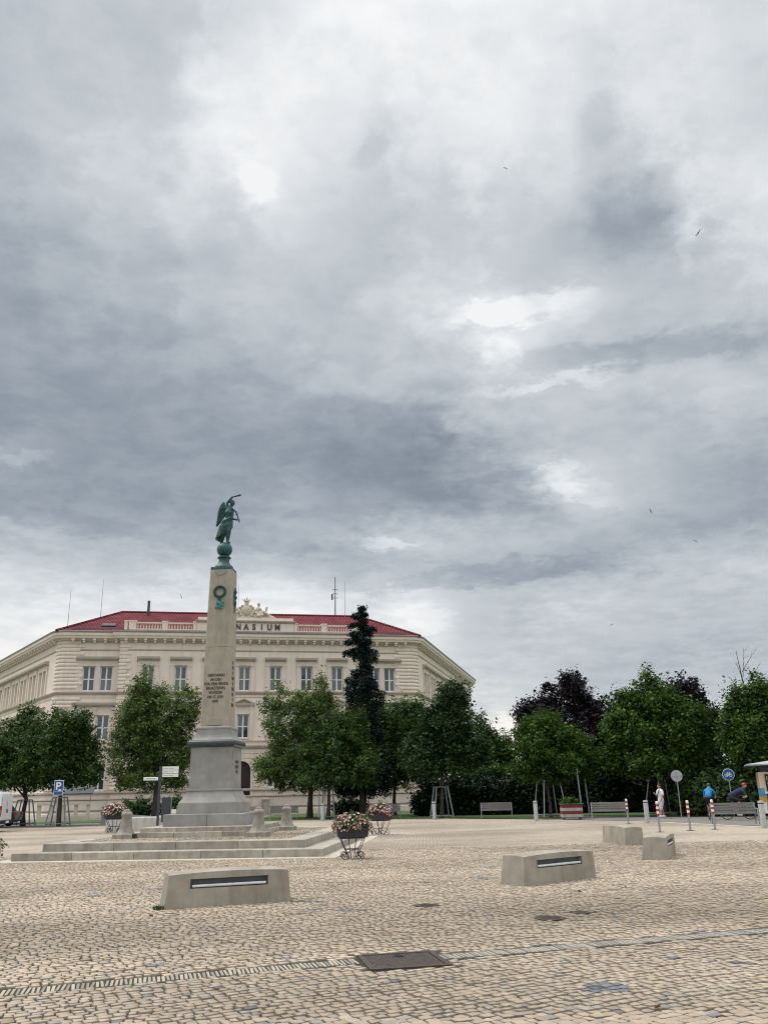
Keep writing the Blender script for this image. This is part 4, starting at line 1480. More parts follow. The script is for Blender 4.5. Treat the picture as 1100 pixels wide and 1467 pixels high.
# ------------------------------------------------------------------ obelisk
ob = empty('obelisk_monument', (MON.x, MON.y, .41), R(-3.5))
tag(ob, 'tall tapering stone obelisk with dark inscription and a winged bronze figure on top', 'monument')
ZB = -.41
step_ring(ob, -1.95, 1.95, -1.95, 1.95, .0, .57 + ZB, .8, 3, 3, M_STEP)
step_ring(ob, -1.88, 1.88, -1.88, 1.88, .57 + ZB, .71 + ZB, .8, 3, 3, M_STEP)
step_ring(ob, -1.34, 1.34, -1.34, 1.34, .70 + ZB, 1.08 + ZB, .9, 2, 2, M_GRANITE, 'plinth_stone')
MB().lathe([(1.0, 1.06 + ZB), (1.0, 1.36 + ZB)], sq=True).build('upper_plinth', M_GRANITE, ob)
prof = [(.97, 1.36), (.97, 1.42), (.945, 1.46), (.90, 1.52), (.845, 1.60), (.80, 1.69), (.775, 1.77), (.77, 1.79), (.80, 1.80), (.80, 1.85), (.72, 1.86)]
MB().lathe([(r_, z + ZB) for r_, z in prof], sq=True).build('base_moulding', M_GRANITE, ob)
die = MB().lathe([(.715, 1.86 + ZB), (.70, 3.22 + ZB)], sq=True).build('pedestal', M_GRANITE, ob)
MB().box(.7065, .716, -.62, .62, 2.0 + ZB, 3.1 + ZB).build('side_tablet', M_GRANITE, die)
for k, (w, zc) in enumerate(((.24, 2.72), (.24, 2.56), (.14, 2.40))):
    MB().box(.716, .724, -w, w, zc - .05 + ZB, zc + .05 + ZB).build('tablet_line', M_GREYLETTER, die)
tor = [(.71, 3.20), (.77, 3.22), (.81, 3.26), (.82, 3.32), (.81, 3.38), (.77, 3.42), (.70, 3.44)]
MB().lathe([(r_, z + ZB) for r_, z in tor], sq=True).build('dark_band', M_DARKTORUS, ob)
neck = [(.70, 3.44), (.67, 3.47), (.62, 3.52), (.585, 3.60), (.575, 3.66), (.57, 3.80), (.585, 3.81), (.585, 3.86), (.55, 3.90)]
MB().lathe([(r_, z + ZB) for r_, z in neck], sq=True).build('neck_block', M_GRANITE, ob)
S0, S1, ZS0, ZS1 = .50, .405, 3.90 + ZB, 9.46 + ZB
sh = lambda z: S0 + (S1 - S0) * (z - ZS0) / (ZS1 - ZS0)
ch = .055
shaft = MB()
mid = 6.63 + ZB
for a, b in ((ZS0, mid - .004), (mid + .004, ZS1)):
    vs = []
    for z in (a, b):
        s = sh(z)
        vs += [(-s + ch, -s, z), (s - ch, -s, z), (s, -s + ch, z), (s, s - ch, z), (s - ch, s, z), (-s + ch, s, z), (-s, s - ch, z), (-s, -s + ch, z)]
    shaft.add(vs, [tuple(range(7, -1, -1)), tuple(range(8, 16))] + [(i, (i + 1) % 8, 8 + (i + 1) % 8, 8 + i) for i in range(8)])
shaft_o = shaft.build('shaft', M_LIMESTONE, ob)
tilt = math.atan((S0 - S1) / (ZS1 - ZS0))
M_RELIEF = material('greyer_limestone', (.33, .30, .25), (.29, .265, .22), 3, .9)
# half-round relief at the foot and a shallow one at the head of the shaft
for r_, zc, up in ((.265, ZS0 + .03, 1), (.2, ZS1 - .02, -1)):
    m = MB()
    pts = [(r_ * math.cos(q), up * r_ * math.sin(q)) for q in np.linspace(0, PI, 17)]
    n = len(pts)
    m.add([(p[0], 0, p[1]) for p in pts] + [(p[0] * .96, -.022, p[1] * .96) for p in pts], [tuple(range(n, 2 * n)) if up > 0 else tuple(range(2 * n - 1, n - 1, -1))] + [(i, i + 1, n + i + 1, n + i) if up < 0 else (i + 1, i, n + i, n + i + 1) for i in range(n - 1)])
    s = sh(zc)
    o = inst('half_round_relief', m.mesh('half_round_relief', M_RELIEF), shaft_o, (0, -s - .006, zc), (-tilt, 0, 0))
LINES = ['GESTORBEN', 'AN DEN', 'VOR DEM FEINDE', 'ERHALTENEN', 'WUNDEN', 'AM 17. JUNI', '1848']
for k, tx in enumerate(LINES):
    zc = 5.64 - k * .149 + ZB
    m = text_mesh('inscription_line', tx, .132, M_GREYLETTER, .006, .0035, spacing=1.03, sx=.80)
    inst('inscription_line', m, shaft_o, (0, -sh(zc) - .004, zc - .045), (R(90) - tilt, 0, 0))
for k, w in enumerate((.10, .24, .10, .27, .13, .27, .17, .14, .28)):
    zc = 6.12 - k * .185 + ZB
    nb_ = max(1, int(w / .085))
    for q in range(nb_):
        cc = (q - (nb_ - 1) / 2) * .10
        inst('side_inscription', MB().box(0, .012, cc - .04, cc + .04, -.055, .055).mesh('side_inscription', M_GREYLETTER), shaft_o, (sh(zc), 0, zc), (0, -tilt, 0))
# wreath and hanging plaque
wr = MB()
for k in range(26):
    q = 2 * PI * k / 26
    for e in (-.022, .022):
        r_ = .19 + e
        M = Matrix.Translation((r_ * math.cos(q), -.02, r_ * math.sin(q))) @ Matrix.Rotation(-q + (.5 if e > 0 else -.5), 4, 'Y')
        wr.ell((0, 0, 0), (.018, .024, .048), M, 6, 4)
wr.tube([(.19 * math.cos(q), 0, .19 * math.sin(q)) for q in np.linspace(0, 2 * PI, 25)], .028, 6, cap=False)
zc = 8.62 + ZB
wreath = wr.build('wreath', M_BRONZE, shaft_o, True, (0, -sh(zc) - .02, zc))
rb = MB()
limb(rb, [(0, -.02, -.2), (-.05, -.02, -.30), (-.13, -.02, -.62)], [.02, .02, .012], n=6)
limb(rb, [(0, -.02, -.2), (.04, -.02, -.28), (.02, -.02, -.33)], [.025, .02, .015], n=6)
rb.build('ribbon', M_BRONZE, wreath, True)
pq = MB()
M = Matrix.Translation((.03, -.03, -.46)) @ Matrix.Rotation(R(10), 4, 'Y')
pq.box(-.14, .14, -.02, .02, -.15, .13, M, taper=.01)
for (x, z, r_) in ((-.05, .03, .06), (.05, -.03, .07), (0, -.10, .05), (.07, .07, .04)):
    pq.ell((x, -.02, z), (r_, .025, r_), M, 8, 6)
pq.build('plaque', M_VERDIGRIS, wreath, True)
sw = MB().tube([(0, 0, .25), (0, 0, -.55)], [.035, .015], 6).tube([(0, -.09, .12), (0, .09, .12)], .022, 6)
for k in range(8):
    q = 2 * PI * k / 8
    sw.ell((.02, .13 * math.cos(q), .05 + .28 * math.sin(q)), (.03, .05, .07), None, 6, 4)
zc = 8.45 + ZB
sw.build('side_trophy', M_BRONZE, shaft_o, True, (sh(zc) + .03, 0, zc))

# bronze cap, ball and the winged figure
cap = MB().lathe([(.385, 9.45 + ZB), (.385, 9.56 + ZB), (.36, 9.58 + ZB)], sq=True)
cap.lathe([(.34, 9.57), (.35, 9.62), (.31, 9.69), (.25, 9.73), (.205, 9.80), (.19, 9.88), (.20, 9.95), (.245, 9.98), (.25, 10.01), (.20, 10.04), (.17, 10.08)], 24, Matrix.Translation((0, 0, ZB)))
cap_o = cap.build('bronze_base', M_BRONZE, ob, True)
MB().ell((0, 0, 10.32 + ZB), (.285, .285, .275), None, 32, 18).build('bronze_ball', M_BRONZE, ob, 'all')
zt = 10.585 + ZB
b = MB()
limb(b, [(.10, 0, .72), (.12, 0, .93), (.13, -.02, 1.18), (.16, -.01, 1.34)], [.155, .115, .145, .11])            # trunk
b.ell((.07, -.10, 1.15), (.075, .07, .08)).ell((.20, -.10, 1.15), (.075, .07, .08))
limb(b, [(.17, -.01, 1.36), (.23, -.02, 1.46)], [.07, .06])                                                        # neck
b.ell((.26, -.03, 1.55), (.095, .11, .125)).ell((.245, .03, 1.58), (.10, .11, .11)).ell((.33, -.06, 1.53), (.03, .03, .04))
b.ell((.20, .10, 1.56), (.06, .06, .06))
limb(b, [(.05, -.03, 1.34), (.08, -.07, 1.56), (.26, -.11, 1.76)], [.07, .055, .04])                             # raised arm
limb(b, [(.25, -.11, 1.755), (.42, -.12, 1.79), (.56, -.13, 1.82)], [.03, .034, .048])                            # the rod it holds
limb(b, [(.25, .03, 1.30), (.26, .05, 1.10), (.27, .0, .94), (.47, -.08, .85)], [.065, .05, .045, .036])           # lowered arm
limb(b, [(.17, -.03, .74), (.16, -.09, .40), (.125, -.02, .06)], [.135, .10, .062])                                # standing leg
limb(b, [(.125, -.02, .05), (.23, -.10, -.04)], [.055, .035])
limb(b, [(.05, .03, .74), (-.03, -.04, .42), (-.12, .10, .10), (-.15, .10, .0)], [.15, .11, .06, .045])            # trailing leg
limb(b, [(-.15, .10, .0), (-.11, .03, -.04)], [.045, .03])
body = fused('winged_figure', b, M_BRONZE, .018, 3)
fig = inst('winged_figure', body, ob, (-.02, 0, zt))
dr = MB()
for k in range(15):                                                                                               # drapery falls in folds round hips and legs
    q = -PI * .98 + k * PI * 1.9 / 14
    r0_, r1_ = .165, .22
    top = (.10 + r0_ * math.cos(q), r0_ * .95 * math.sin(q), .90)
    md = (.04 + .215 * math.cos(q), .19 * math.sin(q), .62)
    end = (-.09 + r1_ * math.cos(q) * (.7 if math.cos(q) > 0 else 1), .05 + r1_ * .8 * math.sin(q), .30 - .14 * max(0, -math.cos(q)) + .12 * max(0, math.cos(q)))
    limb(dr, [top, md, end], [.035, .05, .045 + .015 * (k % 2)], n=6)
limb(dr, [(-.16, .06, .42), (-.24, .10, .28), (-.20, .08, .14), (-.10, .06, .2)], [.08, .09, .08, .08])
limb(dr, [(.22, -.16, .92), (.02, -.2, .8), (-.1, -.12, .62)], [.05, .055, .05])
inst('drapery', fused('drapery', dr, M_BRONZE, .02, 1), fig)
def wing_mesh(outline, y0, curve):
    m = MB()
    n = len(outline)
    vs = []
    for s_ in (-1, 1):
        for x, z in outline:
            vs.append((x, y0 + curve * (x * x) + s_ * .022, z))
    m.add(vs, [tuple(range(n)), tuple(range(2 * n - 1, n - 1, -1))] + [(i, n + i, n + (i + 1) % n, (i + 1) % n) for i in range(n)])
    for k in range(9):                                                                                            # feathers
        t = k / 8
        a = (-.02 - .05 * t, y0 - .03, 1.42 - .62 * t * .75)
        e = (-.22 - .13 * min(1, t * 1.3), y0 - .03, 1.36 - .68 * t)
        m.tube([a, e], [.03, .018], 5)
    return m
W1 = [(.06, 1.36), (.0, 1.46), (-.05, 1.56), (-.06, 1.64), (-.11, 1.66), (-.20, 1.56), (-.27, 1.40), (-.31, 1.20), (-.32, 1.00), (-.335, .82), (-.36, .72), (-.32, .68),
      (-.25, .76), (-.17, .90), (-.08, 1.03), (.0, 1.12), (.06, 1.20)]
inst('wing', wing_mesh(W1, .16, .35).mesh('wing', M_BRONZE), fig, (0, 0, 0), (0, 0, R(8)))
W2 = [(x * .9, z - .03) for x, z in W1]
inst('wing', wing_mesh(W2, .12, -.3).mesh('wing', M_BRONZE), fig, (.06, .03, -.12), (0, R(-4), R(-62)))
gl = MB()
pts = [(.28, -.06, 1.29), (.38, -.1, 1.22), (.47, -.12, 1.08), (.52, -.12, .90), (.54, -.12, .80), (.57, -.12, .72)]
limb(gl, pts, [.02, .026, .028, .024, .02, .012], n=6)
for k in range(14):
    t = k / 13 * 4.2
    i = int(t)
    p = Vector(pts[i]).lerp(Vector(pts[i + 1]), t - i)
    gl.ell(p + Vector((random.uniform(-.03, .03), random.uniform(-.03, .03), random.uniform(-.02, .02))), (.028, .022, .028), None, 6, 4)
gl.build('laurel', M_BRONZE, fig, True)

# stone bollards at the corners of the steps
BP = [(.31, 0), (.31, .12), (.29, .135), (.27, .15), (.235, .22), (.20, .32), (.175, .44), (.16, .56), (.155, .66), (.17, .68), (.175, .73), (.15, .77), (.115, .79), (.10, .80), (.10, .82), (.085, .85), (.05, .865), (0.004, .87)]
bm_ = MB().lathe(BP, 24).mesh('stone_bollard', M_OLDSTONE, True)
pl_ = MB().bbox(-.32, .32, -.32, .32, 0, .14, .02).mesh('base', M_OLDSTONE)
for (u_, v_, lb) in ((-2.28, -1.95, 'bell-shaped stone bollard at the left front corner of the monument steps'),
                     (2.02, -2.08, 'bell-shaped stone bollard at the right front corner of the monument steps'),
                     (2.08, 1.95, 'bell-shaped stone bollard behind the right corner of the monument steps')):
    p = MON.xy + MU * u_ + MV * v_
    t = empty('stone_bollard', (p.x, p.y, .415), MON_YAW)
    tag(t, lb, 'bollard', 'stone bollards round the monument')
    inst('base', pl_, t)
    inst('body', bm_, t)
# weeds by the left bollard and steps
def tuft(name, loc, n, h, label, mat):
    m = MB()
    for k in range(n):
        a, l, w = random.uniform(0, 2 * PI), random.uniform(.5, 1) * h, .02
        d = Vector((math.cos(a), math.sin(a), 0))
        s_ = Vector((-d.y, d.x, 0)) * w
        o = d * random.uniform(0, .08)
        p1, p2 = o + d * l * .3 + Vector((0, 0, l * .7)), o + d * l * .7 + Vector((0, 0, l))
        m.add([tuple(o - s_), tuple(o + s_), tuple(p1 + s_), tuple(p1 - s_), tuple(p2)], [(0, 1, 2, 3), (3, 2, 4)])
    return tag(m.build(name, mat, None, loc=loc), label, 'plant')


M_WEED = material('weed_green', (.05, .11, .025), (.03, .07, .02), 9, .8)
p = MON.xy + MU * -1.98 + MV * -2.12
tuft('weed_tuft', (p.x, p.y, .41), 60, .17, 'green weed tuft between the left bollard and the steps', M_WEED)
tuft('weed_tuft', (-3.6, 14.33, 0), 26, .07, 'small weeds at the left foot of the nearest concrete bench', M_WEED)

# ------------------------------------------------------------------ concrete seats with a slot in the long side
def seat_meshes(L, D, Hh, arch_):
    m = MB()
    e = .045
    zt_ = Hh - arch_
    top = lambda x: zt_ + arch_ * (1 - (2 * x / L) ** 2)
    xi = L / 2 - e
    sl = (-.62, .62, .27, .41)
    y0 = -D / 2
    panel(m, Matrix.Translation((0, y0, 0)), -xi, xi, -.03, zt_ - .02, [sl], .09)
    m.add([(sl[0], y0 + .09, sl[2]), (sl[1], y0 + .09, sl[2]), (sl[1], y0 + .09, sl[3]), (sl[0], y0 + .09, sl[3])], [(0, 1, 2, 3)])
    xs = [-xi + 2 * xi * i / 12 for i in range(13)]
    crown = .02
    for i in range(12):
        a, b_ = xs[i], xs[i + 1]
        m.add([(a, y0, zt_ - .02), (b_, y0, zt_ - .02), (b_, y0, top(b_)), (a, y0, top(a))], [(0, 1, 2, 3)])
        m.add([(a, -y0, -.03), (b_, -y0, -.03), (b_, -y0 - .05, top(b_)), (a, -y0 - .05, top(a))], [(3, 2, 1, 0)])
        ys = [y0, y0 * .5, 0, -y0 * .5, -y0 - .05]
        for j in range(4):
            cz = lambda yy: crown * (1 - (yy / (D / 2)) ** 2)
            m.add([(a, ys[j], top(a) + cz(ys[j]) * (j > 0)), (b_, ys[j], top(b_) + cz(ys[j]) * (j > 0)), (b_, ys[j + 1], top(b_) + cz(ys[j + 1]) * (j < 3)), (a, ys[j + 1], top(a) + cz(ys[j + 1]) * (j < 3))], [(0, 1, 2, 3)])
    for s_ in (-1, 1):
        X, Xo = s_ * xi, s_ * (L / 2)
        ys = [y0, y0 * .5, 0, -y0 * .5, -y0 - .05]
        cz = lambda yy, j: crown * (1 - (yy / (D / 2)) ** 2) if 0 < j < 4 else 0
        tops = [(X, ys[j], top(xi) + cz(ys[j], j)) for j in range(5)]
        q = [(Xo, y0, -.03), (Xo, -y0, -.03)]
        m.add(q + tops, [(0, 1, 6, 5, 4, 3, 2) if s_ > 0 else (2, 3, 4, 5, 6, 1, 0)])
        m.add([(X, y0, -.03), (Xo, y0, -.03), (X, y0, top(xi))], [(0, 1, 2) if s_ > 0 else (2, 1, 0)])
        m.add([(X, -y0, -.03), (Xo, -y0, -.03), (X, -y0 - .05, top(xi))], [(2, 1, 0) if s_ > 0 else (0, 1, 2)])
    bar = MB().tube([(-.585, y0 + .024, .305), (.585, y0 + .024, .305)], .021, 10)
    bar.box(-.004, .004, y0 + .02, y0 + .07, .28, .33)
    plate = MB().box(-.615, .615, y0 + .075, y0 + .088, .275, .405)
    return m.mesh('body', M_CONCRETE), bar.mesh('rail', M_LIGHTBAR, True), plate.mesh('slot_lining', M_LINING)


SEAT = seat_meshes(2.0, .58, .51, .035)
for (x, y, yaw, lb) in ((-2.68, 14.96, 21, 'concrete block bench with a bright metal rail in its slot, nearest the camera'),
                        (2.95, 17.34, 38, 'concrete block bench turned with its pale end showing, before the two pale blocks'),
                        (7.05, 27.9, 96, 'pale concrete block bench with a plain long side, farthest of the four'),
                        (6.55, 22.45, 67, 'concrete block bench seen end on, with a stained front')):
    t = empty('concrete_bench', (x, y, 0), R(yaw))
    tag(t, lb, 'bench', 'concrete block benches on the square')
    for nm, me in zip(('body', 'rail', 'slot_lining'), SEAT):
        inst(nm, me, t)

# ------------------------------------------------------------------ leaves
def leaf_quads(centres, normals, size, rg, tone, elong=1.7):
    n = len(centres)
    nr = normals / (np.linalg.norm(normals, axis=1, keepdims=True) + 1e-9)
    a = rg.normal(size=(n, 3))
    a -= (a * nr).sum(1, keepdims=True) * nr
    a /= np.linalg.norm(a, axis=1, keepdims=True) + 1e-9
    b = np.cross(nr, a)
    s = (size * rg.uniform(.65, 1.35, n))[:, None]
    fold = nr * s * .18
    P = np.stack([centres - a * s * elong / 2, centres - b * s * .5 + fold, centres + a * s * elong / 2, centres + b * s * .5 + fold], 1)
    F = np.arange(4 * n).reshape(n, 4)
    return P.reshape(-1, 3), F, tone


M_LEAF = {
    'linden': leaf_material('linden_leaf', (.014, .040, .013), (.085, .15, .032), .24),
    'birch': leaf_material('silvery_leaf', (.024, .058, .016), (.185, .25, .07), .28),
    'maple': leaf_material('maple_leaf', (.012, .039, .009), (.092, .17, .024), .24),
    'dark': leaf_material('dark_leaf', (.011, .031, .012), (.050, .098, .029), .2),
    'purple': leaf_material('purple_leaf', (.010, .009, .011), (.029, .020, .026), .12),
    'spruce': leaf_material('spruce_needles', (.005, .015, .013), (.020, .044, .034), .08),
    'shrub': leaf_material('shrub_leaf', (.020, .050, .016), (.095, .16, .055), .3),
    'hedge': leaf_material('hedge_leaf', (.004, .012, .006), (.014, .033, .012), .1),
}


def crown_points(ells, n, rg, shell=.55, lump=.22):
    """clump centres spread through a crown made of overlapping lobes, denser towards the outside"""
    vol = np.array([e[3] * e[4] * e[5] for e in ells]) ** .58
    cnt = rg.multinomial(n, vol / vol.sum())
    C, N = [], []
    for e, k in zip(ells, cnt):
        d = rg.normal(size=(k, 3))
        d /= np.linalg.norm(d, axis=1, keepdims=True)
        ph = rg.uniform(0, 6, 6)
        wob = 1 + lump * (np.sin(d[:, 0] * 5 + ph[0]) * np.sin(d[:, 1] * 5 + ph[1]) + .6 * np.sin(d[:, 2] * 7 + ph[2]) * np.sin(d[:, 0] * 9 + ph[3]))
        r_ = (shell + (1 - shell) * rg.random(k) ** .6) * wob
        C.append(np.array(e[:3]) + d * r_[:, None] * np.array(e[3:6]))
        N.append(d)
    return np.concatenate(C), np.concatenate(N)


def crown_mesh(name, ells, clumps, per, crad, leaf, mat, rg, up=.5, droop=0.0, zmin=None, stretch=(1, 1, 1), elong=1.7, shell=.55):
    """sprays of leaves: every spray has its own size, tilt and tone, and its leaves lie roughly along it"""
    C, N = crown_points(ells, clumps, rg, shell)
    m = len(C)
    cs = crad * rg.uniform(.45, 1.25, m)
    ax = N + rg.normal(size=(m, 3)) * .6 + np.array([0, 0, .25 - droop])
    ax /= np.linalg.norm(ax, axis=1, keepdims=True)
    nm = N * .35 + rg.normal(size=(m, 3)) * .35 + np.array([0, 0, up + .35])
    n = m * per
    rep = lambda a_: np.repeat(a_, per, 0)
    off = np.clip(rg.normal(size=(n, 3)), -1.5, 1.5) * np.array(stretch)
    along = (off * rep(ax)).sum(1, keepdims=True)
    off = off * .75 + along * rep(ax) * .9
    pos = rep(C) + off * rep(cs)[:, None]
    pos[:, 2] -= droop * rg.random(n)
    nr = rep(nm) + rg.normal(size=(n, 3)) * .45
    tone = np.clip(rep(rg.normal(.42, .27, m)) + rg.normal(0, .16, n), 0, 1)
    if zmin is not None:
        k = pos[:, 2] > zmin + .35 * np.sin(pos[:, 0] * 2.7 + 1) * np.sin(pos[:, 1] * 2.1) + rg.normal(0, .22, n)
        pos, nr, tone = pos[k], nr[k], tone[k]
    V, F, T = leaf_quads(pos, nr, leaf * rg.uniform(.6, 1.4, len(pos)), rg, np.stack([tone, tone, tone], 1), elong)
    return np_mesh(name, V, F, mat, color=T)


def branches(mb, base, h, r0_, ells, rg, bole=.35, n_limb=9):
    """tapered trunk with limbs that run into the lobes of the crown"""
    top = max(e[2] + e[5] * .35 for e in ells)
    cx_ = sum(e[0] * e[3] for e in ells) / sum(e[3] for e in ells)
    cy_ = sum(e[1] * e[3] for e in ells) / sum(e[3] for e in ells)
    pts, rad = [], []
    for i in range(8):
        t = i / 7
        w = max(0, t - bole) / (1 - bole)
        pts.append((cx_ * w * .7 + rg.normal(0, .04) * (i > 0), cy_ * w * .7 + rg.normal(0, .04) * (i > 0), top * t - .05))
        rad.append(r0_ * (1.25 if i == 0 else 1 - .8 * t))
    mb.tube(pts, rad, 9)
    for k in range(n_limb):
        e = ells[k % len(ells)]
        i = 2 + k % 4
        s = Vector(pts[i])
        d = rg.normal(size=3)
        d /= np.linalg.norm(d)
        tgt = Vector((e[0] + d[0] * e[3] * .7, e[1] + d[1] * e[4] * .7, e[2] + abs(d[2]) * e[5] * .6))
        m1 = s.lerp(tgt, .4) + Vector((0, 0, .25))
        mb.tube([s, m1, s.lerp(tgt, .75) + Vector((0, 0, .12)), tgt], [rad[i] * .6, rad[i] * .4, rad[i] * .22, .012], 6)


def tree(name, label, base, lobes, kind, trunk_r, clumps, seed, per=26, crad=.25, leaf=.105, depth=.9, group='trees round the square', zmin=None, droop=0.0, cat='tree', up=.5, spike=.45):
    rg = np.random.default_rng(seed)
    t = empty(name, (base[0], base[1], 0))
    tag(t, label, cat, group)
    ells = []
    for i, (dx, z, rx, rz_) in enumerate(lobes):
        dy = rg.uniform(-.35, .35) * rx
        ells.append((dx, dy, z, rx * .90, rx * depth * .90, rz_ * .84))
    main = list(ells)
    for e in main:                      # smaller boughs break up the outline of every lobe
        for q in range(12):
            d = rg.normal(size=3)
            d /= np.linalg.norm(d)
            if d[2] < -.55:
                continue
            f = rg.uniform(.18, .46)
            up_ = spike * max(0, d[2])
            ells.append((e[0] + d[0] * e[3] * 1.1, e[1] + d[1] * e[4] * 1.1, e[2] + d[2] * e[5] * (1.0 + up_ * .35), e[3] * f * (1 - .5 * up_), e[4] * f * (1 - .5 * up_), e[5] * f * (1 + 1.1 * up_)))
    m = MB()
    branches(m, base, 0, trunk_r, main, rg)
    m.build('trunk', M_BARK, t, True)
    inst('crown', crown_mesh('crown', ells, int(clumps * 1.7), int(per * 1.25), crad, leaf, M_LEAF[kind], rg, up, droop, zmin), t)
    return t


tree('linden_tree', 'round dark linden at the left edge behind the white van', (-24.39, 60), [(-1.76, 3.93, 2.0, 2.0), (-.52, 5.3, 1.3, 2.1), (-3.51, 4.65, 1.9, 2.6), (.18, 3.43, 1.5, 1.5)], 'linden', .16, 660, 11, zmin=2.0)
tree('linden_tree', 'round dark green linden behind the parking sign', (-21.33, 58), [(.29, 3.98, 1.75, 1.9), (-.64, 5.0, 1.45, 1.9), (.44, 5.75, 1.0, 1.55), (-1.37, 3.23, 1.3, 1.3), (.9, 3.5, 1.4, 1.4)], 'linden', .17, 680, 12, zmin=2.0)
tree('young_tree', 'light green upright tree left of the obelisk', (-15.68, 60), [(-.44, 4.63, 2.85, 2.5), (-1.05, 6.4, 2.2, 2.1), (-.97, 8.1, 1.0, 1.3), (.55, 7.0, 1.95, 1.9), (-1.7, 3.74, 1.6, 1.5), (1.11, 4.14, 1.5, 2.0), (-.21, 2.7, 2.1, .9)], 'birch', .2, 980, 13, zmin=1.55, crad=.24, leaf=.095, up=.7, spike=1.0)
tree('silvery_tree', 'broad silvery green tree in front of the school to the right of the obelisk', (-5.71, 64), [(-1.24, 4.37, 2.4, 2.5), (-1.78, 6.4, 1.9, 2.0), (-2.48, 3.3, 1.6, 1.5), (.27, 5.81, 2.0, 2.5), (1.03, 8.1, .75, 1.35), (-.77, 7.6, 1.5, 1.5), (-.22, 2.9, 2.6, 1.5), (1.2, 3.2, 2.0, 1.5)], 'birch', .2, 1000, 14, zmin=1.35, crad=.24, leaf=.095, up=.7, spike=1.0)
tree('linden_tree', 'dark green tree with a guarded trunk just left of the spruce', (-4.15, 60), [(.47, 3.91, 2.1, 2.2), (1.3, 5.3, 1.6, 1.9), (0, 5.5, 1.3, 1.8), (1.8, 3.4, 1.7, 1.8), (.3, 2.9, 2.2, 1.2)], 'linden', .13, 560, 15, zmin=1.75)
tree('linden_tree', 'dark green tree just right of the spruce before the school', (.33, 66), [(.06, 4.54, 2.3, 2.6), (.49, 6.8, 1.6, 1.9), (-1.1, 5.4, 1.7, 2.2), (1.5, 5.1, 1.7, 2.4), (.02, 2.9, 2.3, 1.3), (2.0, 3.6, 1.6, 1.5)], 'linden', .14, 760, 16, zmin=1.35)
tree('linden_tree', 'pointed dark green tree in a steel guard under the school corner', (3.23, 57), [(.4, 4.08, 2.1, 1.6), (.8, 5.9, 1.4, 1.8), (1.0, 7.2, .75, 1.15), (-.63, 4.3, 1.4, 1.5), (1.77, 4.4, 1.1, 1.6), (.22, 3.3, 2.1, .9)], 'dark', .12, 780, 17, zmin=2.1)
tree('small_tree', 'loose small tree with sky showing through beside the school', (7.49, 68), [(.13, 3.96, 1.8, 1.5), (-.13, 5.9, .85, 1.5), (1.23, 4.4, 1.05, 1.4), (.6, 2.9, 2.3, 1.3)], 'maple', .12, 330, 18)
tree('maple_tree', 'yellowish green maple in front of the purple tree', (9.55, 54), [(.14, 3.82, 1.85, 1.35), (.03, 4.95, 1.2, 1.05), (-.95, 4.2, 1.1, 1.2), (1.4, 3.9, 1.1, 1.1), (.08, 2.8, 1.9, .9), (1.3, 2.7, 1.2, .8)], 'maple', .1, 560, 19, zmin=1.75)
tree('purple_maple', 'large dark purple maple behind the yellowish green one', (13.62, 64), [(.04, 5.9, 2.7, 2.4), (-.27, 7.95, 1.85, 1.45), (-2.44, 6.6, 1.6, 1.1), (2.18, 6.7, 1.6, 1.6), (1.15, 4.15, 2.3, 2.0), (-.89, 3.95, 2.0, 2.0)], 'purple', .26, 880, 20, leaf=.125)
tree('maple_tree', 'big green maple with a steel guard beside the man in white', (16.07, 53), [(.11, 4.65, 2.55, 2.2), (.04, 6.35, 1.65, 1.55), (-1.42, 4.85, 1.55, 1.8), (1.92, 4.6, 1.5, 1.6), (-.16, 3.0, 2.7, 1.2), (-1.8, 3.3, 1.5, 1.2)], 'maple', .15, 960, 21, zmin=1.9)
tree('purple_maple', 'purple maple peeping out behind the big green one', (19.89, 62), [(.17, 6.5, 2.75, 2.0), (2.2, 5.3, 1.2, 1.8), (-2.4, 6.7, .95, 1.1), (2.18, 3.68, 1.4, 1.4), (0, 4.5, 2.6, 2.2)], 'purple', .22, 720, 22, leaf=.125)
tree('maple_tree', 'bright green tree at the right edge above the food stand', (20.24, 50), [(.69, 4.37, 1.9, 1.85), (.5, 5.65, 1.25, 1.1), (1.76, 6.0, 1.35, 1.35), (-.39, 3.9, 1.2, 1.4), (.87, 3.1, 1.8, 1.2), (2.6, 4.6, 1.8, 1.9)], 'maple', .15, 760, 23, zmin=1.9)
# bare branches of a dead tree top at the right edge
dt = MB()
rgd = np.random.default_rng(5)
dt.tube([(0, 0, 0), (.05, 0, 3.5), (-.1, 0, 6.8), (-.3, 0, 9.6)], [.14, .09, .05, .012], 7)
for k in range(9):
    z0 = 5.6 + k * .33
    a = rgd.uniform(0, 2 * PI)
    L = rgd.uniform(1.2, 2.4)
    d = Vector((math.cos(a) * .65, math.sin(a) * .65, .85)).normalized()
    s = Vector((-.1, 0, z0))
    dt.tube([s, s + d * L * .5 + Vector((0, 0, .05)), s + d * L], [.022, .012, .004], 5)
    for q in range(3):
        p = s + d * L * (.4 + .2 * q)
        d2 = (d + Vector(rgd.normal(size=3)) * .5).normalized()
        dt.tube([p, p + d2 * L * .35], [.012, .004], 4)
t = empty('dead_tree', (22.1, 53.5, 0))
tag(t, 'bare dead tree whose thin branches rise above the right edge foliage', 'tree')
dt.build('trunk', M_BARK, t, True)


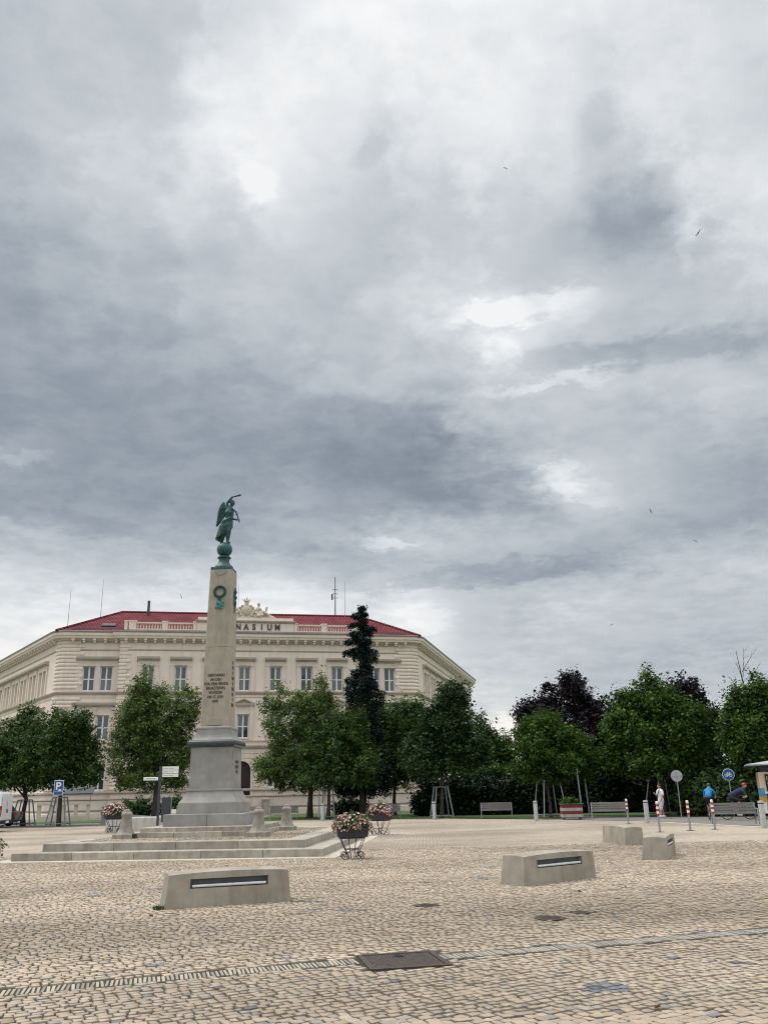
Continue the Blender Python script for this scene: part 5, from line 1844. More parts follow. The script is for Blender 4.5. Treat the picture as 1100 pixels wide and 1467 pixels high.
def shrub(name, label, base, ells, kind, n, seed, per=26, crad=.25, leaf=.13, group=None, cat='shrub', stems=True):
    rg = np.random.default_rng(seed)
    t = empty(name, (base[0], base[1], 0))
    tag(t, label, cat, group)
    inst('foliage', crown_mesh('foliage', ells, int(n * 1.8), per, crad * 1.1, leaf * 1.15, M_LEAF[kind], rg, .4, zmin=.03, shell=.25), t)
    if stems:
        m = MB()
        for e in ells:
            for q in range(3):
                m.tube([(e[0] + rg.normal(0, .1), e[1], -.05), (e[0] + rg.normal(0, .3), e[1], e[2])], [.04, .015], 5)
        m.build('stem', M_BARK, t, True)
    return t


HG = 'dark hedge plants behind the benches'
for k, (x, y, rx, rz_, lb) in enumerate(((3.0, 62, 1.15, 1.3, 'dark rounded end of the hedge left of the first bench'), (4.9, 62.5, 1.7, 1.55, 'dark hedge shrub behind the guarded pointed tree'),
                                         (7.2, 62, 1.9, 1.5, 'dark hedge shrub behind the plank bench beside the bollards'), (9.4, 61.5, 1.8, 1.6, 'dark hedge shrub behind the steel guard of the yellowish maple'))):
    shrub('hedge_shrub', lb, (x, y), [(0, 0, rz_ * .75, rx, .9, rz_), (-.3, .3, rz_ * .4, rx, .8, rz_ * .7)], 'hedge', 330, 40 + k, leaf=.10, crad=.2, group=HG, cat='hedge')
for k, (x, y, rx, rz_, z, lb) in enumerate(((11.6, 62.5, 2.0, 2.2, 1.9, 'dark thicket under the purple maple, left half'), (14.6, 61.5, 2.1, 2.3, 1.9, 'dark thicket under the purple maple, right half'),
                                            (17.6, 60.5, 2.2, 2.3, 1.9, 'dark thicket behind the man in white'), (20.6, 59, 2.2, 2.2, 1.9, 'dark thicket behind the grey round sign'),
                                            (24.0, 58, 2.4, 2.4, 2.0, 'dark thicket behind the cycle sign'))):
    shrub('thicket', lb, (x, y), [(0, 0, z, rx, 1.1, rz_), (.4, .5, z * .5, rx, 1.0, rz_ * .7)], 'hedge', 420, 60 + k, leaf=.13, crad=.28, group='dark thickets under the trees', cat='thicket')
for k, (x, y, rx, rz_, z, lb) in enumerate(((18.9, 50.6, 1.3, 1.3, 1.0, 'light green shrub behind the rider in the blue jersey'), (20.6, 49.6, 1.4, 1.6, 1.4, 'light green leafy shrub behind the cycle sign'),
                                            (22.2, 48.8, 1.4, 1.7, 1.6, 'light green leafy shrub behind the food stand'), (17.6, 52.2, 1.0, .9, .7, 'low green shrub beside the grey round sign'))):
    shrub('shrub', lb, (x, y), [(0, 0, z, rx, .9, rz_), (.2, -.2, z * .5, rx * .9, .8, rz_ * .7)], 'shrub', 260, 80 + k, leaf=.15, crad=.25, group='light shrubs by the cycle path')
shrub('box_shrub', 'low clipped dark shrub on the grass before the school', (-3.1, 70), [(0, 0, .5, 1.35, .7, .5)], 'hedge', 200, 95, leaf=.08, crad=.14, stems=False)
shrub('planting', 'green planting along the school wall behind the left stand', (-17.6, 70.5), [(-2.2, 0, .7, 1.3, .6, .6), (1.2, 0, .75, 1.5, .6, .6)], 'shrub', 260, 96, leaf=.10, crad=.16, stems=False)

# ------------------------------------------------------------------ spruce
def spruce(label, base, H_, seed):
    rg = np.random.default_rng(seed)
    t = empty('spruce_tree', (base[0], base[1], 0))
    tag(t, label, 'tree', 'trees round the square')
    m = MB()
    m.tube([(0, 0, -.05), (.03, 0, 4), (.06, 0, 8), (0, 0, 12), (.02, 0, H_)], [.26, .22, .19, .13, .02], 8)
    pos, nr, tn = [], [], []
    # boughs: (sideways, height, half-length, half-height); ragged, with bare stretches of trunk between them
    bl = [(0, 14.45, .20, .30), (-.12, 13.95, .42, .30), (.16, 14.0, .3, .2), (.05, 13.45, .32, .32), (-.36, 13.2, .40, .30), (.72, 12.95, .36, .28), (.42, 12.5, .34, .3), (-.32, 12.55, .50, .36),
          (-.52, 12.0, .58, .34), (.15, 12.0, .55, .45), (-.95, 11.35, .50, .22), (-.25, 11.4, .55, .3), (.72, 11.3, .42, .40), (.85, 10.85, .35, .35), (.08, 10.7, .30, .5), (.35, 10.1, .45, .45), (-.1, 9.8, .50, .4),
          (-.75, 9.35, .50, .25), (.25, 9.3, .70, .45), (.55, 9.0, .6, .35), (-.55, 8.75, .60, .35), (.95, 8.45, .60, .36), (-.3, 8.2, .75, .5), (1.15, 7.95, .45, .4), (.3, 7.6, .85, .6), (-.45, 7.3, .6, .5),
          (.25, 6.8, .95, .6), (-.35, 6.2, .9, .6), (.45, 5.7, 1.0, .6), (-.3, 5.0, 1.2, .7), (.5, 4.3, 1.2, .7), (-.6, 3.6, 1.3, .7), (.6, 3.0, 1.3, .7), (-.2, 2.4, 1.6, .6), (1.0, 2.0, .9, .5), (-1.1, 1.9, .8, .5),
          (0, 13.0, .38, .4), (-.1, 12.3, .42, .4), (.1, 11.6, .5, .4), (.05, 11.0, .36, .4), (.1, 10.3, .42, .4), (0, 9.0, .5, .5), (1.2, 3.2, 1.0, .6), (-1.2, 3.0, 1.0, .6)]
    for (dx, z, rx, rz_) in bl:
        n = int(640 * rx * (rz_ + .35) + 170)
        for rep in range(3 if z < 9.5 else 2):
            a = rg.uniform(-.5, .5) + (PI if dx < 0 else 0) if rep == 0 else rg.uniform(0, 2 * PI)
            zj = z
            z = z + rg.uniform(-.28, .28) * (rep > 0)
            L = (abs(dx) + rx) * (1 if rep == 0 else rg.uniform(.35, .85))
            d = np.array([math.cos(a), math.sin(a), 0])
            m.tube([(0, 0, z + .15), tuple(d * L * .55 + [0, 0, z + .12]), tuple(d * L + [0, 0, z - .05])], [.035, .022, .006], 4)
            tt = rg.random(n // (2 if rep else 1)) ** .6
            k_ = len(tt)
            w = .07 + .20 * rz_ * np.sin(np.clip(tt, .1, 1) * 2.7)
            c = d * (tt * L)[:, None] + np.stack([np.zeros(k_), np.zeros(k_), z + .1 - .22 * tt * rx], 1)
            hang = rz_ * rg.random(k_) ** 1.3 * (1.5 if z < 11.8 else .7)
            c = c + rg.normal(size=(k_, 3)) * np.stack([w, w * 1.2, w * .7], 1)
            c[:, 2] -= hang - rz_ * .3
            pos.append(c)
            nr.append(rg.normal(size=(k_, 3)) * .6 + np.array([0, 0, .8]) + d * .4)
            tn.append(np.clip(rg.normal(.35, .2, k_), 0, 1))
            z = zj
    # hanging skirts low down
    pos, nr, tn = np.concatenate(pos), np.concatenate(nr), np.concatenate(tn)
    V, F, T = leaf_quads(pos, nr, np.full(len(pos), .085), rg, np.stack([tn] * 3, 1), 2.4)
    m.build('trunk', M_BARK, t, True)
    inst('crown', np_mesh('crown', V, F, M_LEAF['spruce'], color=T), t)


spruce('tall ragged dark spruce that rises above the school roof', (-1.89, 62), 14.7, 31)

# ------------------------------------------------------------------ flower stands
M_BLOSSOM = bpy.data.materials.new('blossom')
M_BLOSSOM.use_nodes = True
_t = NT(M_BLOSSOM.node_tree)
_b = M_BLOSSOM.node_tree.nodes['Principled BSDF']
_a = _t.n('ShaderNodeAttribute', attribute_name='tone')
_s = _t.n('ShaderNodeSeparateXYZ')
_t.l(_a.outputs['Vector'], _s.inputs[0])
_r = _t.ramp(_s.outputs[0], [(0, (.66, .62, .56)), (.24, (.66, .50, .48)), (.42, (.60, .26, .32)), (.62, (.48, .10, .17)), (.78, (.62, .36, .42)), (.94, (.33, .03, .06))])
_r.node.color_ramp.interpolation = 'CONSTANT'
_t.l(_r, _b.inputs['Base Color'])
_b.inputs['Roughness'].default_value = .7


def scroll(c, r_, turns, start, sgn, y):
    return [(c[0] + sgn * (r_ * (1 - .75 * k / 24)) * math.cos(start + turns * 2 * PI * k / 24), y, c[1] + (r_ * (1 - .75 * k / 24)) * math.sin(start + turns * 2 * PI * k / 24)) for k in range(25)]


def flower_stand(loc, yaw, label, seed, s=1.0):
    rg = np.random.default_rng(seed)
    t = empty('flower_stand', (*loc, 0), R(yaw))
    t.scale = (s, s, s)
    tag(t, label, 'flower stand', 'wrought iron flower stands')
    tr = MB()
    tr.box(-.30, .30, -.20, .20, .50, .54).box(-.38, .38, -.26, .26, .54, .76, taper=-.03)
    tr.build('trough', M_IRON, t)
    for sx in (-1, 1):
        for sy in (-1, 1):
            lg = MB()
            y = sy * .20
            lg.tube([(sx * .34, y, .58), (sx * .22, y, .30), (sx * .13, y * .9, .12), (sx * .10, y * .9, .02)], .011, 6)
            lg.tube(scroll((sx * .21, .10), .10, 1.35, -PI / 2, sx, y * .9), .010, 5)
            lg.build('leg', M_IRON, t, True)
    rods = MB()
    for sx in (-1, 1):
        rods.tube([(sx * .04, -.05, .02), (sx * .10, .0, .52)], .012, 6)
    rods.tube([(-.18, -.18, .24), (.18, -.18, .24)], .009, 6).tube([(-.18, .18, .24), (.18, .18, .24)], .009, 6).tube([(.12, -.18, .05), (.12, .18, .05)], .009, 6).tube([(-.12, -.18, .05), (-.12, .18, .05)], .009, 6)
    rods.build('stretcher', M_IRON, t, True)
    ells = [(0, 0, .88, .46, .36, .26), (-.26, -.05, .80, .25, .28, .20), (.26, 0, .80, .25, .28, .20)]
    inst('foliage', crown_mesh('foliage', ells, 260, 18, .05, .032, M_LEAF['maple'], rg, .5, .05, .60), t)
    C, N = crown_points(ells, 620, rg, .95, .10)
    k = C[:, 2] > .66
    C, N = C[k], N[k]
    Vs, Fs, Ts = [], [], []
    nb = 0
    pick = rg.random(len(C))
    for i in range(5):      # five petals round each flower
        n_ = len(C)
        nr = N + rg.normal(0, .25, (n_, 3)) + np.array([0, 0, .3])
        nr /= np.linalg.norm(nr, axis=1, keepdims=True)
        a = np.cross(nr, np.array([.3, .5, .8]))
        a /= np.linalg.norm(a, axis=1, keepdims=True)
        b_ = np.cross(nr, a)
        q = 2 * PI * i / 5
        d = a * math.cos(q) + b_ * math.sin(q)
        e = -a * math.sin(q) + b_ * math.cos(q)
        c = C + N * .015
        r_ = .029
        P = np.stack([c, c + d * r_ * .7 - e * r_ * .5 + nr * .006, c + d * r_ * 1.1 + nr * .003, c + d * r_ * .7 + e * r_ * .5 + nr * .006], 1).reshape(-1, 3)
        Vs.append(P)
        Fs.append(np.arange(4 * n_).reshape(n_, 4) + nb)
        nb += 4 * n_
        Ts.append(np.stack([pick] * 3, 1))
    inst('blossoms', np_mesh('blossoms', np.concatenate(Vs), np.concatenate(Fs), M_BLOSSOM, color=np.concatenate(Ts)), t)['kind'] = 'stuff'
    return t


flower_stand((-1.02, 23.95), 8, 'iron stand overflowing with pink and white flowers at the platform corner', 1)
flower_stand((-.42, 36.6), -30, 'farther iron stand of pink flowers behind the one at the platform corner', 2, 1.05)
flower_stand((-13.6, 44.6), 10, 'iron stand of pink and white flowers left of the stone bollard', 3, 1.22)
flower_stand((-7.62, 16.55), 10, 'pink flowers cut by the left edge beside the platform', 4)

# ------------------------------------------------------------------ benches
def bench_proto():
    seat_sl = MB().bbox(-.95, .95, -.042, .042, 0, .04, .008).mesh('seat_slat', M_WOOD)
    back_sl = MB().bbox(-.95, .95, -.02, .02, -.048, .048, .008).mesh('back_slat', M_WOOD)
    side = MB()
    side.tube([(0, -.28, 0), (0, -.26, .62), (0, -.22, .64)], .024, 8)
    side.tube([(0, .30, 0), (0, .18, .42), (0, .26, .84)], .024, 8)
    side.tube([(0, -.26, .40), (0, .18, .39)], .020, 8)
    side.tube([(0, -.26, .63), (0, .21, .62)], .020, 8)
    return seat_sl, back_sl, side.mesh('side_frame', M_GALV, True)


BN = bench_proto()


def bench(loc, yaw, label):
    t = empty('park_bench', (*loc, 0), R(yaw))
    tag(t, label, 'bench', 'slatted benches along the square')
    for k in range(4):
        inst('seat_slat', BN[0], t, (0, -.22 + k * .105, .42))
    for k in range(4):
        inst('back_slat', BN[1], t, (0, .185 + k * .028, .50 + k * .108), (R(-14), 0, 0))
    for s in (-1, 1):
        inst('leg', BN[2], t, (s * .90, 0, 0))
    return t


bench((6.35, 54.2), -6, 'grey slatted bench between the first two steel bollards')
bench((11.35, 46.9), -14, 'grey slatted bench left of the bollard by the man in white')
bench((14.75, 38.9), -8, 'grey slatted bench in front of the two riders')
bench((-.3, 57.6), 4, 'dark slatted bench on the grass behind the pink flowers')
bench((-7.1, 60.2), 6, 'dark slatted bench behind the right stone bollard')

# steel bollards
bol = MB().lathe([(.11, 0), (.11, .98), (.10, 1.0), (.02, 1.01)], 18).mesh('body', M_GREYPAINT, True)
ring = MB().lathe([(.113, .885), (.113, .925)], 18).mesh('ring', M_NAVYPOST, True)
for (x, y, lb) in ((2.59, 53.7, 'grey steel bollard left of the guarded pointed tree'), (7.71, 48.05, 'grey steel bollard right of the first bench'),
                   (11.95, 42.3, 'grey steel bollard beside the man in white'), (14.42, 35.2, 'grey steel bollard at the right edge beside the bench'),
                   (-4.2, 55.8, 'grey steel bollard under the trees beside the tall white poles')):
    t = empty('steel_bollard', (x, y, 0))
    tag(t, lb, 'bollard', 'steel bollards along the square')
    inst('body', bol, t)
    inst('ring', ring, t)
# red and white posts
pb = MB().lathe([(.042, 0), (.042, .56)], 12).mesh('post', M_GALV, True)
bands = []
for k in range(6):
    z = .56 + k * .085
    bands.append(MB().lathe([(.050, z), (.050, z + .0845)] + ([(.03, z + .105)] if k == 5 else []), 12).mesh('band', M_RED if k % 2 == 0 else M_WHITE, True))
ft = MB().lathe([(.16, 0), (.14, .01), (.05, .012)], 12).mesh('foot', M_RUST)
for (x, y, lb) in ((10.03, 34.0, 'red and white banded post in front of the man in white'), (11.35, 34.55, 'red and white banded post in front of the grey round sign'),
                   (12.5, 35.15, 'red and white banded post in front of the rider in blue'), (10.95, 41.9, 'red and white banded post at the end of the second bench')):
    t = empty('banded_post', (x, y, 0))
    tag(t, lb, 'post', 'red and white posts')
    inst('post', pb, t)
    inst('foot', ft, t)
    for q in bands:
        inst('band', q, t)


# steel guards round young trunks
def tree_guard(loc, yaw, label, h=1.85, w0=.62, w1=.36):
    t = empty('tree_guard', (*loc, 0), R(yaw))
    tag(t, label, 'tree guard', 'steel tree guards')
    b = .025
    cs = [(-1, -1), (1, -1), (1, 1), (-1, 1)]
    for sx, sy in cs:
        m = MB().tube([(sx * w0, sy * w0, 0), (sx * w1, sy * w1, h)], .045, 4)
        m.build('post', M_GALV, t)
    for z, w in ((h, w1), (.12, w0 * .97)):
        m = MB()
        for i in range(4):
            a, c = cs[i], cs[(i + 1) % 4]
            m.tube([(a[0] * w, a[1] * w, z), (c[0] * w, c[1] * w, z)], .038, 4)
        m.build('rail', M_GALV, t)


tree_guard((3.23, 57), 10, 'tapered steel guard round the pointed dark tree')
tree_guard((9.55, 54), 14, 'tapered steel guard round the yellowish green maple', 2.1, .75, .5)
tree_guard((16.07, 53), 14, 'tapered steel guard beside the man in white', 2.2, .85, .5)
tree_guard((-21.33, 58), 5, 'tapered steel guard round the trunk behind the parking sign', 1.7)
tree_guard((-24.39, 60), 5, 'tapered steel guard round the trunk beside the white van', 1.6)
tree_guard((-4.15, 60), 5, 'tapered steel guard beside the white poles', 1.9, .45, .3)

# poles under the trees
for (x, y, h, lb, mt) in ((-4.95, 62.5, 2.9, 'tall white pole under the silvery tree, left one', M_WHITE), (-4.45, 61.0, 2.9, 'tall white pole under the silvery tree, right one', M_WHITE),
                          (12.3, 56.0, 2.5, 'thin pale stake leaning under the purple maple', M_GALV), (11.15, 52.6, 2.6, 'thin white-topped stake behind the striped planter', M_GALV),
                          (18.0, 55.0, 3.4, 'pale slanting trunk stake behind the tree guard', M_BARK)):
    m = MB().tube([(0, 0, -.02), (-.12 if mt is M_GALV else 0, 0, h)], .045 if mt is M_WHITE else .05, 8)
    t = empty('pole', (x, y, 0))
    tag(t, lb, 'pole')
    m.build('shaft', mt, t, True)
    MB().lathe([(.05, h), (.05, h + .06), (.01, h + .08)], 8).build('tip', M_WHITE, t, True, (-.12 if mt is M_GALV else 0, 0, 0))

# striped planter
M_PLRED = material('faded_red_board', (.20, .03, .03), (.15, .028, .028), 6, .8)
M_PLGREY = material('dirty_white_board', (.42, .40, .37), (.32, .30, .28), 6, .8)
t = empty('striped_planter', (9.95, 49.8, 0), R(-4))
tag(t, 'square planter with red and white boards and green plants', 'planter')
for k in range(4):
    MB().box(-.55, .55, -.55, .55, .10 + k * .165, .10 + k * .165 + .158).build('board', M_PLRED if k % 2 else M_PLGREY, t)
MB().box(-.6, .6, -.6, .6, .765, .80).build('rim', M_WOOD, t)
for s in (-1, 1):
    MB().box(s * .45 - .05, s * .45 + .05, -.4, .4, 0, .10).build('foot', M_WOOD, t)
inst('plants', crown_mesh('plants', [(0, 0, .86, .5, .5, .16)], 90, 18, .08, .07, M_LEAF['maple'], np.random.default_rng(9), .6, 0, .78), t)


# ------------------------------------------------------------------ signs
def face_cam(x, y, extra=0):
    return math.atan2(y, x) - PI / 2 + extra


def P_sign():
    x, y = -20.15, 54.4
    t = empty('parking_sign', (x, y, -.28), face_cam(x, y, R(-6)))
    tag(t, 'blue parking sign with a white P on a thin post', 'sign')
    MB().tube([(0, .03, -.02), (0, .03, 3.05)], .03, 8).build('post', M_GALV, t, True)
    pl = MB().bbox(-.27, .27, -.012, .012, 2.12, 2.98, .01).build('plate', M_WHITE, t)
    MB().box(-.245, .245, -.018, -.012, 2.34, 2.955).build('blue_field', M_BLUE, pl)
    inst('letter', text_mesh('letter', 'P', .62, M_WHITE, .003, .012), pl, (-.03, -.021, 2.44), (R(90), 0, 0))
    MB().box(-.245, .245, -.018, -.012, 2.145, 2.32).build('lower_plate', M_BLUE, pl)
    c = MB().box(-.02, .17, -.024, -.018, 2.37, 2.43).box(.02, .13, -.024, -.018, 2.43, 2.475)
    c.build('car_symbol', M_WHITE, pl)


P_sign()


def finger_sign():
    x, y = -10.35, 40.2
    t = empty('direction_sign', (x, y, 0), face_cam(x, y, R(4)))
    tag(t, 'dark signpost with white direction boards left of the obelisk', 'sign')
    MB().box(-.055, .055, -.03, .03, -.02, 2.95).build('post', M_NAVYPOST, t)
    MB().box(.14, .50, .02, .05, .55, 1.6).build('back_panel', M_NAVYPOST, t)
    MB().tube([(.06, .03, 1.66), (.55, .03, 1.66), (.55, .03, 0)], .02, 6).build('bracket', M_GALV, t)
    for k in range(3):
        b = MB().bbox(.075, .80, -.02, .02, 2.86 - k * .155 - .075, 2.86 - k * .155 + .065, .012).build('board', M_WHITE, t)
        for q, (a, c) in enumerate(((.13, .34), (.37, .58))):
            inst('writing', MB().box(a, c, -.023, -.020, 2.86 - k * .155 - .02, 2.86 - k * .155 + .008).mesh('writing', M_GREYPAINT), b)
    b = MB().bbox(-.72, -.08, -.02, .02, 2.34, 2.48, .012).build('board', M_WHITE, t)
    inst('writing', MB().box(-.6, -.2, -.023, -.020, 2.40, 2.43).mesh('writing', M_GREYPAINT), b)


finger_sign()


def round_sign(x, y, h, label, blue):
    t = empty('round_sign', (x, y, 0), face_cam(x, y))
    tag(t, label, 'sign')
    MB().tube([(0, .03, -.02), (0, .03, h + .1)], .028, 8).build('post', M_GALV, t, True)
    M = Matrix.Translation((0, 0, h)) @ Matrix.Rotation(R(90), 4, 'X')
    d = MB().lathe([(.30, -.012), (.30, .012)], 28, M).build('disc', M_WHITE if blue else M_GREYPAINT, t, True)
    if not blue:
        MB().box(-.28, .28, -.028, -.013, h - .05, h - .02).box(-.03, .03, -.028, -.013, h - .2, h + .2).build('rail', M_GALV, d)
        return
    MB().lathe([(.278, .013), (.278, .017)], 28, M).build('blue_field', M_BLUE, d)
    b = MB()
    for cx_ in (-.11, .11):
        b.tube([(cx_ + .07 * math.cos(q), -.022, h - .045 + .07 * math.sin(q)) for q in np.linspace(0, 2 * PI, 17)], .012, 5, cap=False)
    for p, q in (((-.11, h - .045), (-.04, h + .06)), ((-.04, h + .06), (.02, h - .045)), ((.02, h - .045), (-.11, h - .045)), ((.02, h - .045), (.08, h + .06)), ((-.04, h + .06), (.08, h + .06)),
                 ((.08, h + .1), (.11, h - .045)), ((.05, h + .1), (.09, h + .1)), ((-.07, h + .085), (-.01, h + .085))):
        b.tube([(p[0], -.022, p[1]), (q[0], -.022, q[1])], .011, 5)
    b.build('bicycle_symbol', M_WHITE, d)


round_sign(17.75, 46.9, 2.12, 'round blue cycle sign with a white bicycle on a thin post', True)
round_sign(15.45, 48.2, 2.12, 'plain grey back of a round sign on a thin post', False)

# low walls left of the monument
t = MB()
t.bbox(-1.9, 1.9, -.5, .5, 0, .62, .02).box(-1.7, 1.7, -.38, .38, .62, .64)
o = t.build('concrete_planter', material('pale_concrete', (.55, .54, .50), (.46, .45, .42), 2, .9, .2, 60, streak=.4), None, loc=(-12.9, 47.5, 0), rz=R(8))
tag(o, 'pale low concrete trough behind the left flower stand', 'planter')
m = MB()
m.add([(-1.2, -.2, 0), (2.2, -.2, 0), (2.2, -.2, .45), (-1.2, -.2, .72), (-1.2, .2, 0), (2.2, .2, 0), (2.2, .2, .45), (-1.2, .2, .72)],
      [(0, 1, 2, 3), (5, 4, 7, 6), (3, 2, 6, 7), (0, 3, 7, 4), (1, 5, 6, 2)])
o = m.build('ramp_wall', M_CONCRETE2, None, loc=(-17.6, 58.6, 0), rz=R(-14))
tag(o, 'grey concrete ramp wall beside the trunk under the left tree', 'wall')
bw = empty('balustrade_wall', (-25.2, 69.5, 0), R(12))
tag(bw, 'short pale stone balustrade at the foot of the school wall', 'wall')
MB().box(-1.9, 1.9, -.15, .15, -.02, .35).build('base', M_STUCCO2, bw)
MB().box(-1.95, 1.95, -.2, .2, 1.15, 1.32).build('rail', M_STUCCO2, bw)
for k in range(5):
    MB().box(-1.8 + k * .9 - .14, -1.8 + k * .9 + .14, -.12, .12, .35, 1.15).build('baluster', M_STUCCO2, bw)
aw = empty('awning_sheet', (-25.0, 71.9, 0), BYAW)
tag(aw, 'grey sheet metal canopy on the school wall behind the trees', 'canopy')
MB().add([(-1.1, -.5, 2.0), (1.1, -.5, 2.0), (1.3, .1, 2.5), (-.9, .1, 2.5), (-1.1, -.5, 1.93), (1.1, -.5, 1.93), (1.3, .1, 2.43), (-.9, .1, 2.43)],
         [(0, 1, 2, 3), (7, 6, 5, 4), (0, 4, 5, 1), (1, 5, 6, 2), (2, 6, 7, 3), (3, 7, 4, 0)]).build('sheet', M_NAVYPOST, aw)
for s in (-1, 1):
    MB().tube([(s, -.45, 0), (s, -.45, 1.95)], .04, 6).build('post', M_GALV, aw)
# red and white chequered marker by the steps
t = empty('marker_board', (-8.9, 37.5, 0))
tag(t, 'small red and white chequered board behind the monument steps', 'sign')
MB().box(-.03, .03, 0, .04, 0, .75).build('post', M_WHITE, t)
for i in range(2):
    for j in range(3):
        MB().box(-.2 + i * .2, -.003 + i * .2, -.02, 0, .62 + j * .17, .787 + j * .17).build('square', M_RED if (i + j) % 2 else M_WHITE, t)


# ------------------------------------------------------------------ vehicles
def wheel_meshes(r_, w):
    ty = MB().lathe([(r_ * .62, -w / 2), (r_ * .95, -w / 2), (r_, -w * .35), (r_, w * .35), (r_ * .95, w / 2), (r_ * .62, w / 2)], 24, Matrix.Rotation(R(90), 4, 'X')).mesh('tyre', M_RUBBER, True)
    rm = MB().lathe([(r_ * .62, -w * .42), (r_ * .62, w * .42), (r_ * .2, w * .45), (.02, w * .46)], 18, Matrix.Rotation(R(90), 4, 'X'))
    for k in range(5):
        rm.box(-.035, .035, -w * .5, w * .5, .05, r_ * .58, Matrix.Rotation(2 * PI * k / 5, 4, 'Y'))
    return ty, rm.mesh('rim', M_STEEL)


def extrude_profile(prof, hw, tum, mat, name, parent, smooth=False):
    """side profile (x, z) given width; the sides lean in above 'belt'"""
    m = MB()
    n = len(prof)
    vs = []
    for s in (-1, 1):
        for x, z in prof:
            w = hw - tum * max(0, z - 1.0)
            vs.append((x, s * w, z))
    m.add(vs, [tuple(range(n)), tuple(range(2 * n - 1, n - 1, -1))] + [((i + 1) % n, i, n + i, n + (i + 1) % n) for i in range(n)])
    return m.build(name, mat, parent, smooth)


def van():
    t = empty('delivery_van', (-23.65, 49.2, 0), R(186))
    tag(t, 'white delivery van cut by the left edge, seen from behind', 'van')
    hw = .96
    body = extrude_profile([(-2.55, .42), (-2.60, .62), (-2.58, 1.1), (-2.50, 1.95), (-2.38, 2.06), (.9, 2.06), (1.25, 1.95), (1.9, 1.22), (2.45, 1.02), (2.6, .75), (2.58, .42), (2.0, .30), (-2.1, .30)], hw, .06, M_VANWHITE, 'body', t)
    body.modifiers.new('b', 'BEVEL').width = .05
    body.modifiers['b'].segments = 3
    for s in (-1, 1):
        MB().box(-.05, .05, -.02, .02, 0, 1.05).build('tail_lamp', M_TAIL, t, loc=(-2.54, s * .87, .75)).scale = (1, 4, .55)
        MB().box(-2.599, -2.585, s * .45 - .40, s * .45 + .40, .62, 1.92).build('rear_door', M_VANWHITE, t)
        MB().box(-2.62, -2.58, s * .1 - .02, s * .1 + .02, .95, 1.15).build('door_handle', M_RUBBER, t)
        MB().box(.95, 1.75, s * .955 - .004, s * .955 + .004, 1.2, 1.75, ).build('cab_window', M_GLASS, t)
        MB().box(-.02, .02, s * .967 - .003, s * .967 + .003, .45, 1.9).build('door_seam', M_RUBBER, t)
    MB().box(-2.68, -2.55, -.94, .94, .40, .58).build('bumper', M_RUBBER, t)
    MB().box(-2.69, -2.68, -.26, .26, .62 - .18, .55).build('number_plate', M_WHITE, t)
    MB().box(1.3, 1.9, -.75, .75, 1.25, 1.9).build('windscreen', M_GLASS, t)
    rk = MB()
    for k in range(4):
        rk.tube([(-2.2 + k * .9, -.85, 2.14), (-2.2 + k * .9, .85, 2.14)], .02, 6)
    for s in (-1, 1):
        rk.tube([(-2.35, s * .85, 2.06), (-2.3, s * .85, 2.14), (.9, s * .85, 2.14)], .02, 6)
    rk.build('roof_rack', M_NAVYPOST, t, True)
    ty, rm = wheel_meshes(.34, .22)
    for x in (-1.65, 1.7):
        for s in (-1, 1):
            w = inst('wheel', ty, t, (x, s * .86, .34), (0, 0, 0 if s < 0 else PI))
            inst('rim', rm, w)


van()


def car(loc, yaw, label, mat):
    t = empty('parked_car', (*loc, 0), R(yaw))
    tag(t, label, 'car')
    body = extrude_profile([(-2.1, .35), (-2.15, .60), (-2.1, .92), (-1.4, .98), (1.0, .96), (1.9, .82), (2.1, .62), (2.08, .35), (1.7, .24), (-1.8, .24)], .86, .1, mat, 'body', t)
    body.modifiers.new('b', 'BEVEL').width = .06
    body.modifiers['b'].segments = 3
    cab = extrude_profile([(-1.75, .94), (-1.35, 1.42), (.0, 1.48), (.45, 1.42), (1.1, .94)], .80, .28, M_GLASS, 'glazing', t)
    extrude_profile([(-1.40, 1.41), (-1.30, 1.47), (.0, 1.51), (.40, 1.46), (.47, 1.41)], .80, .28, mat, 'roof', t)
    for s in (-1, 1):
        MB().box(-2.15, -2.05, s * .68 - .16, s * .68 + .16, .68, .86).build('tail_lamp', M_TAIL, t)
        MB().box(2.0, 2.1, s * .62 - .16, s * .62 + .16, .60, .76).build('headlight', M_WHITE, t)
    ty, rm = wheel_meshes(.31, .2)
    for x in (-1.3, 1.3):
        for s in (-1, 1):
            w = inst('wheel', ty, t, (x, s * .78, .31), (0, 0, 0 if s < 0 else PI))
            inst('rim', rm, w)


car((-26.1, 58.0), 186, 'dark parked car between the white van and the guarded trunk', M_DARKCAR)

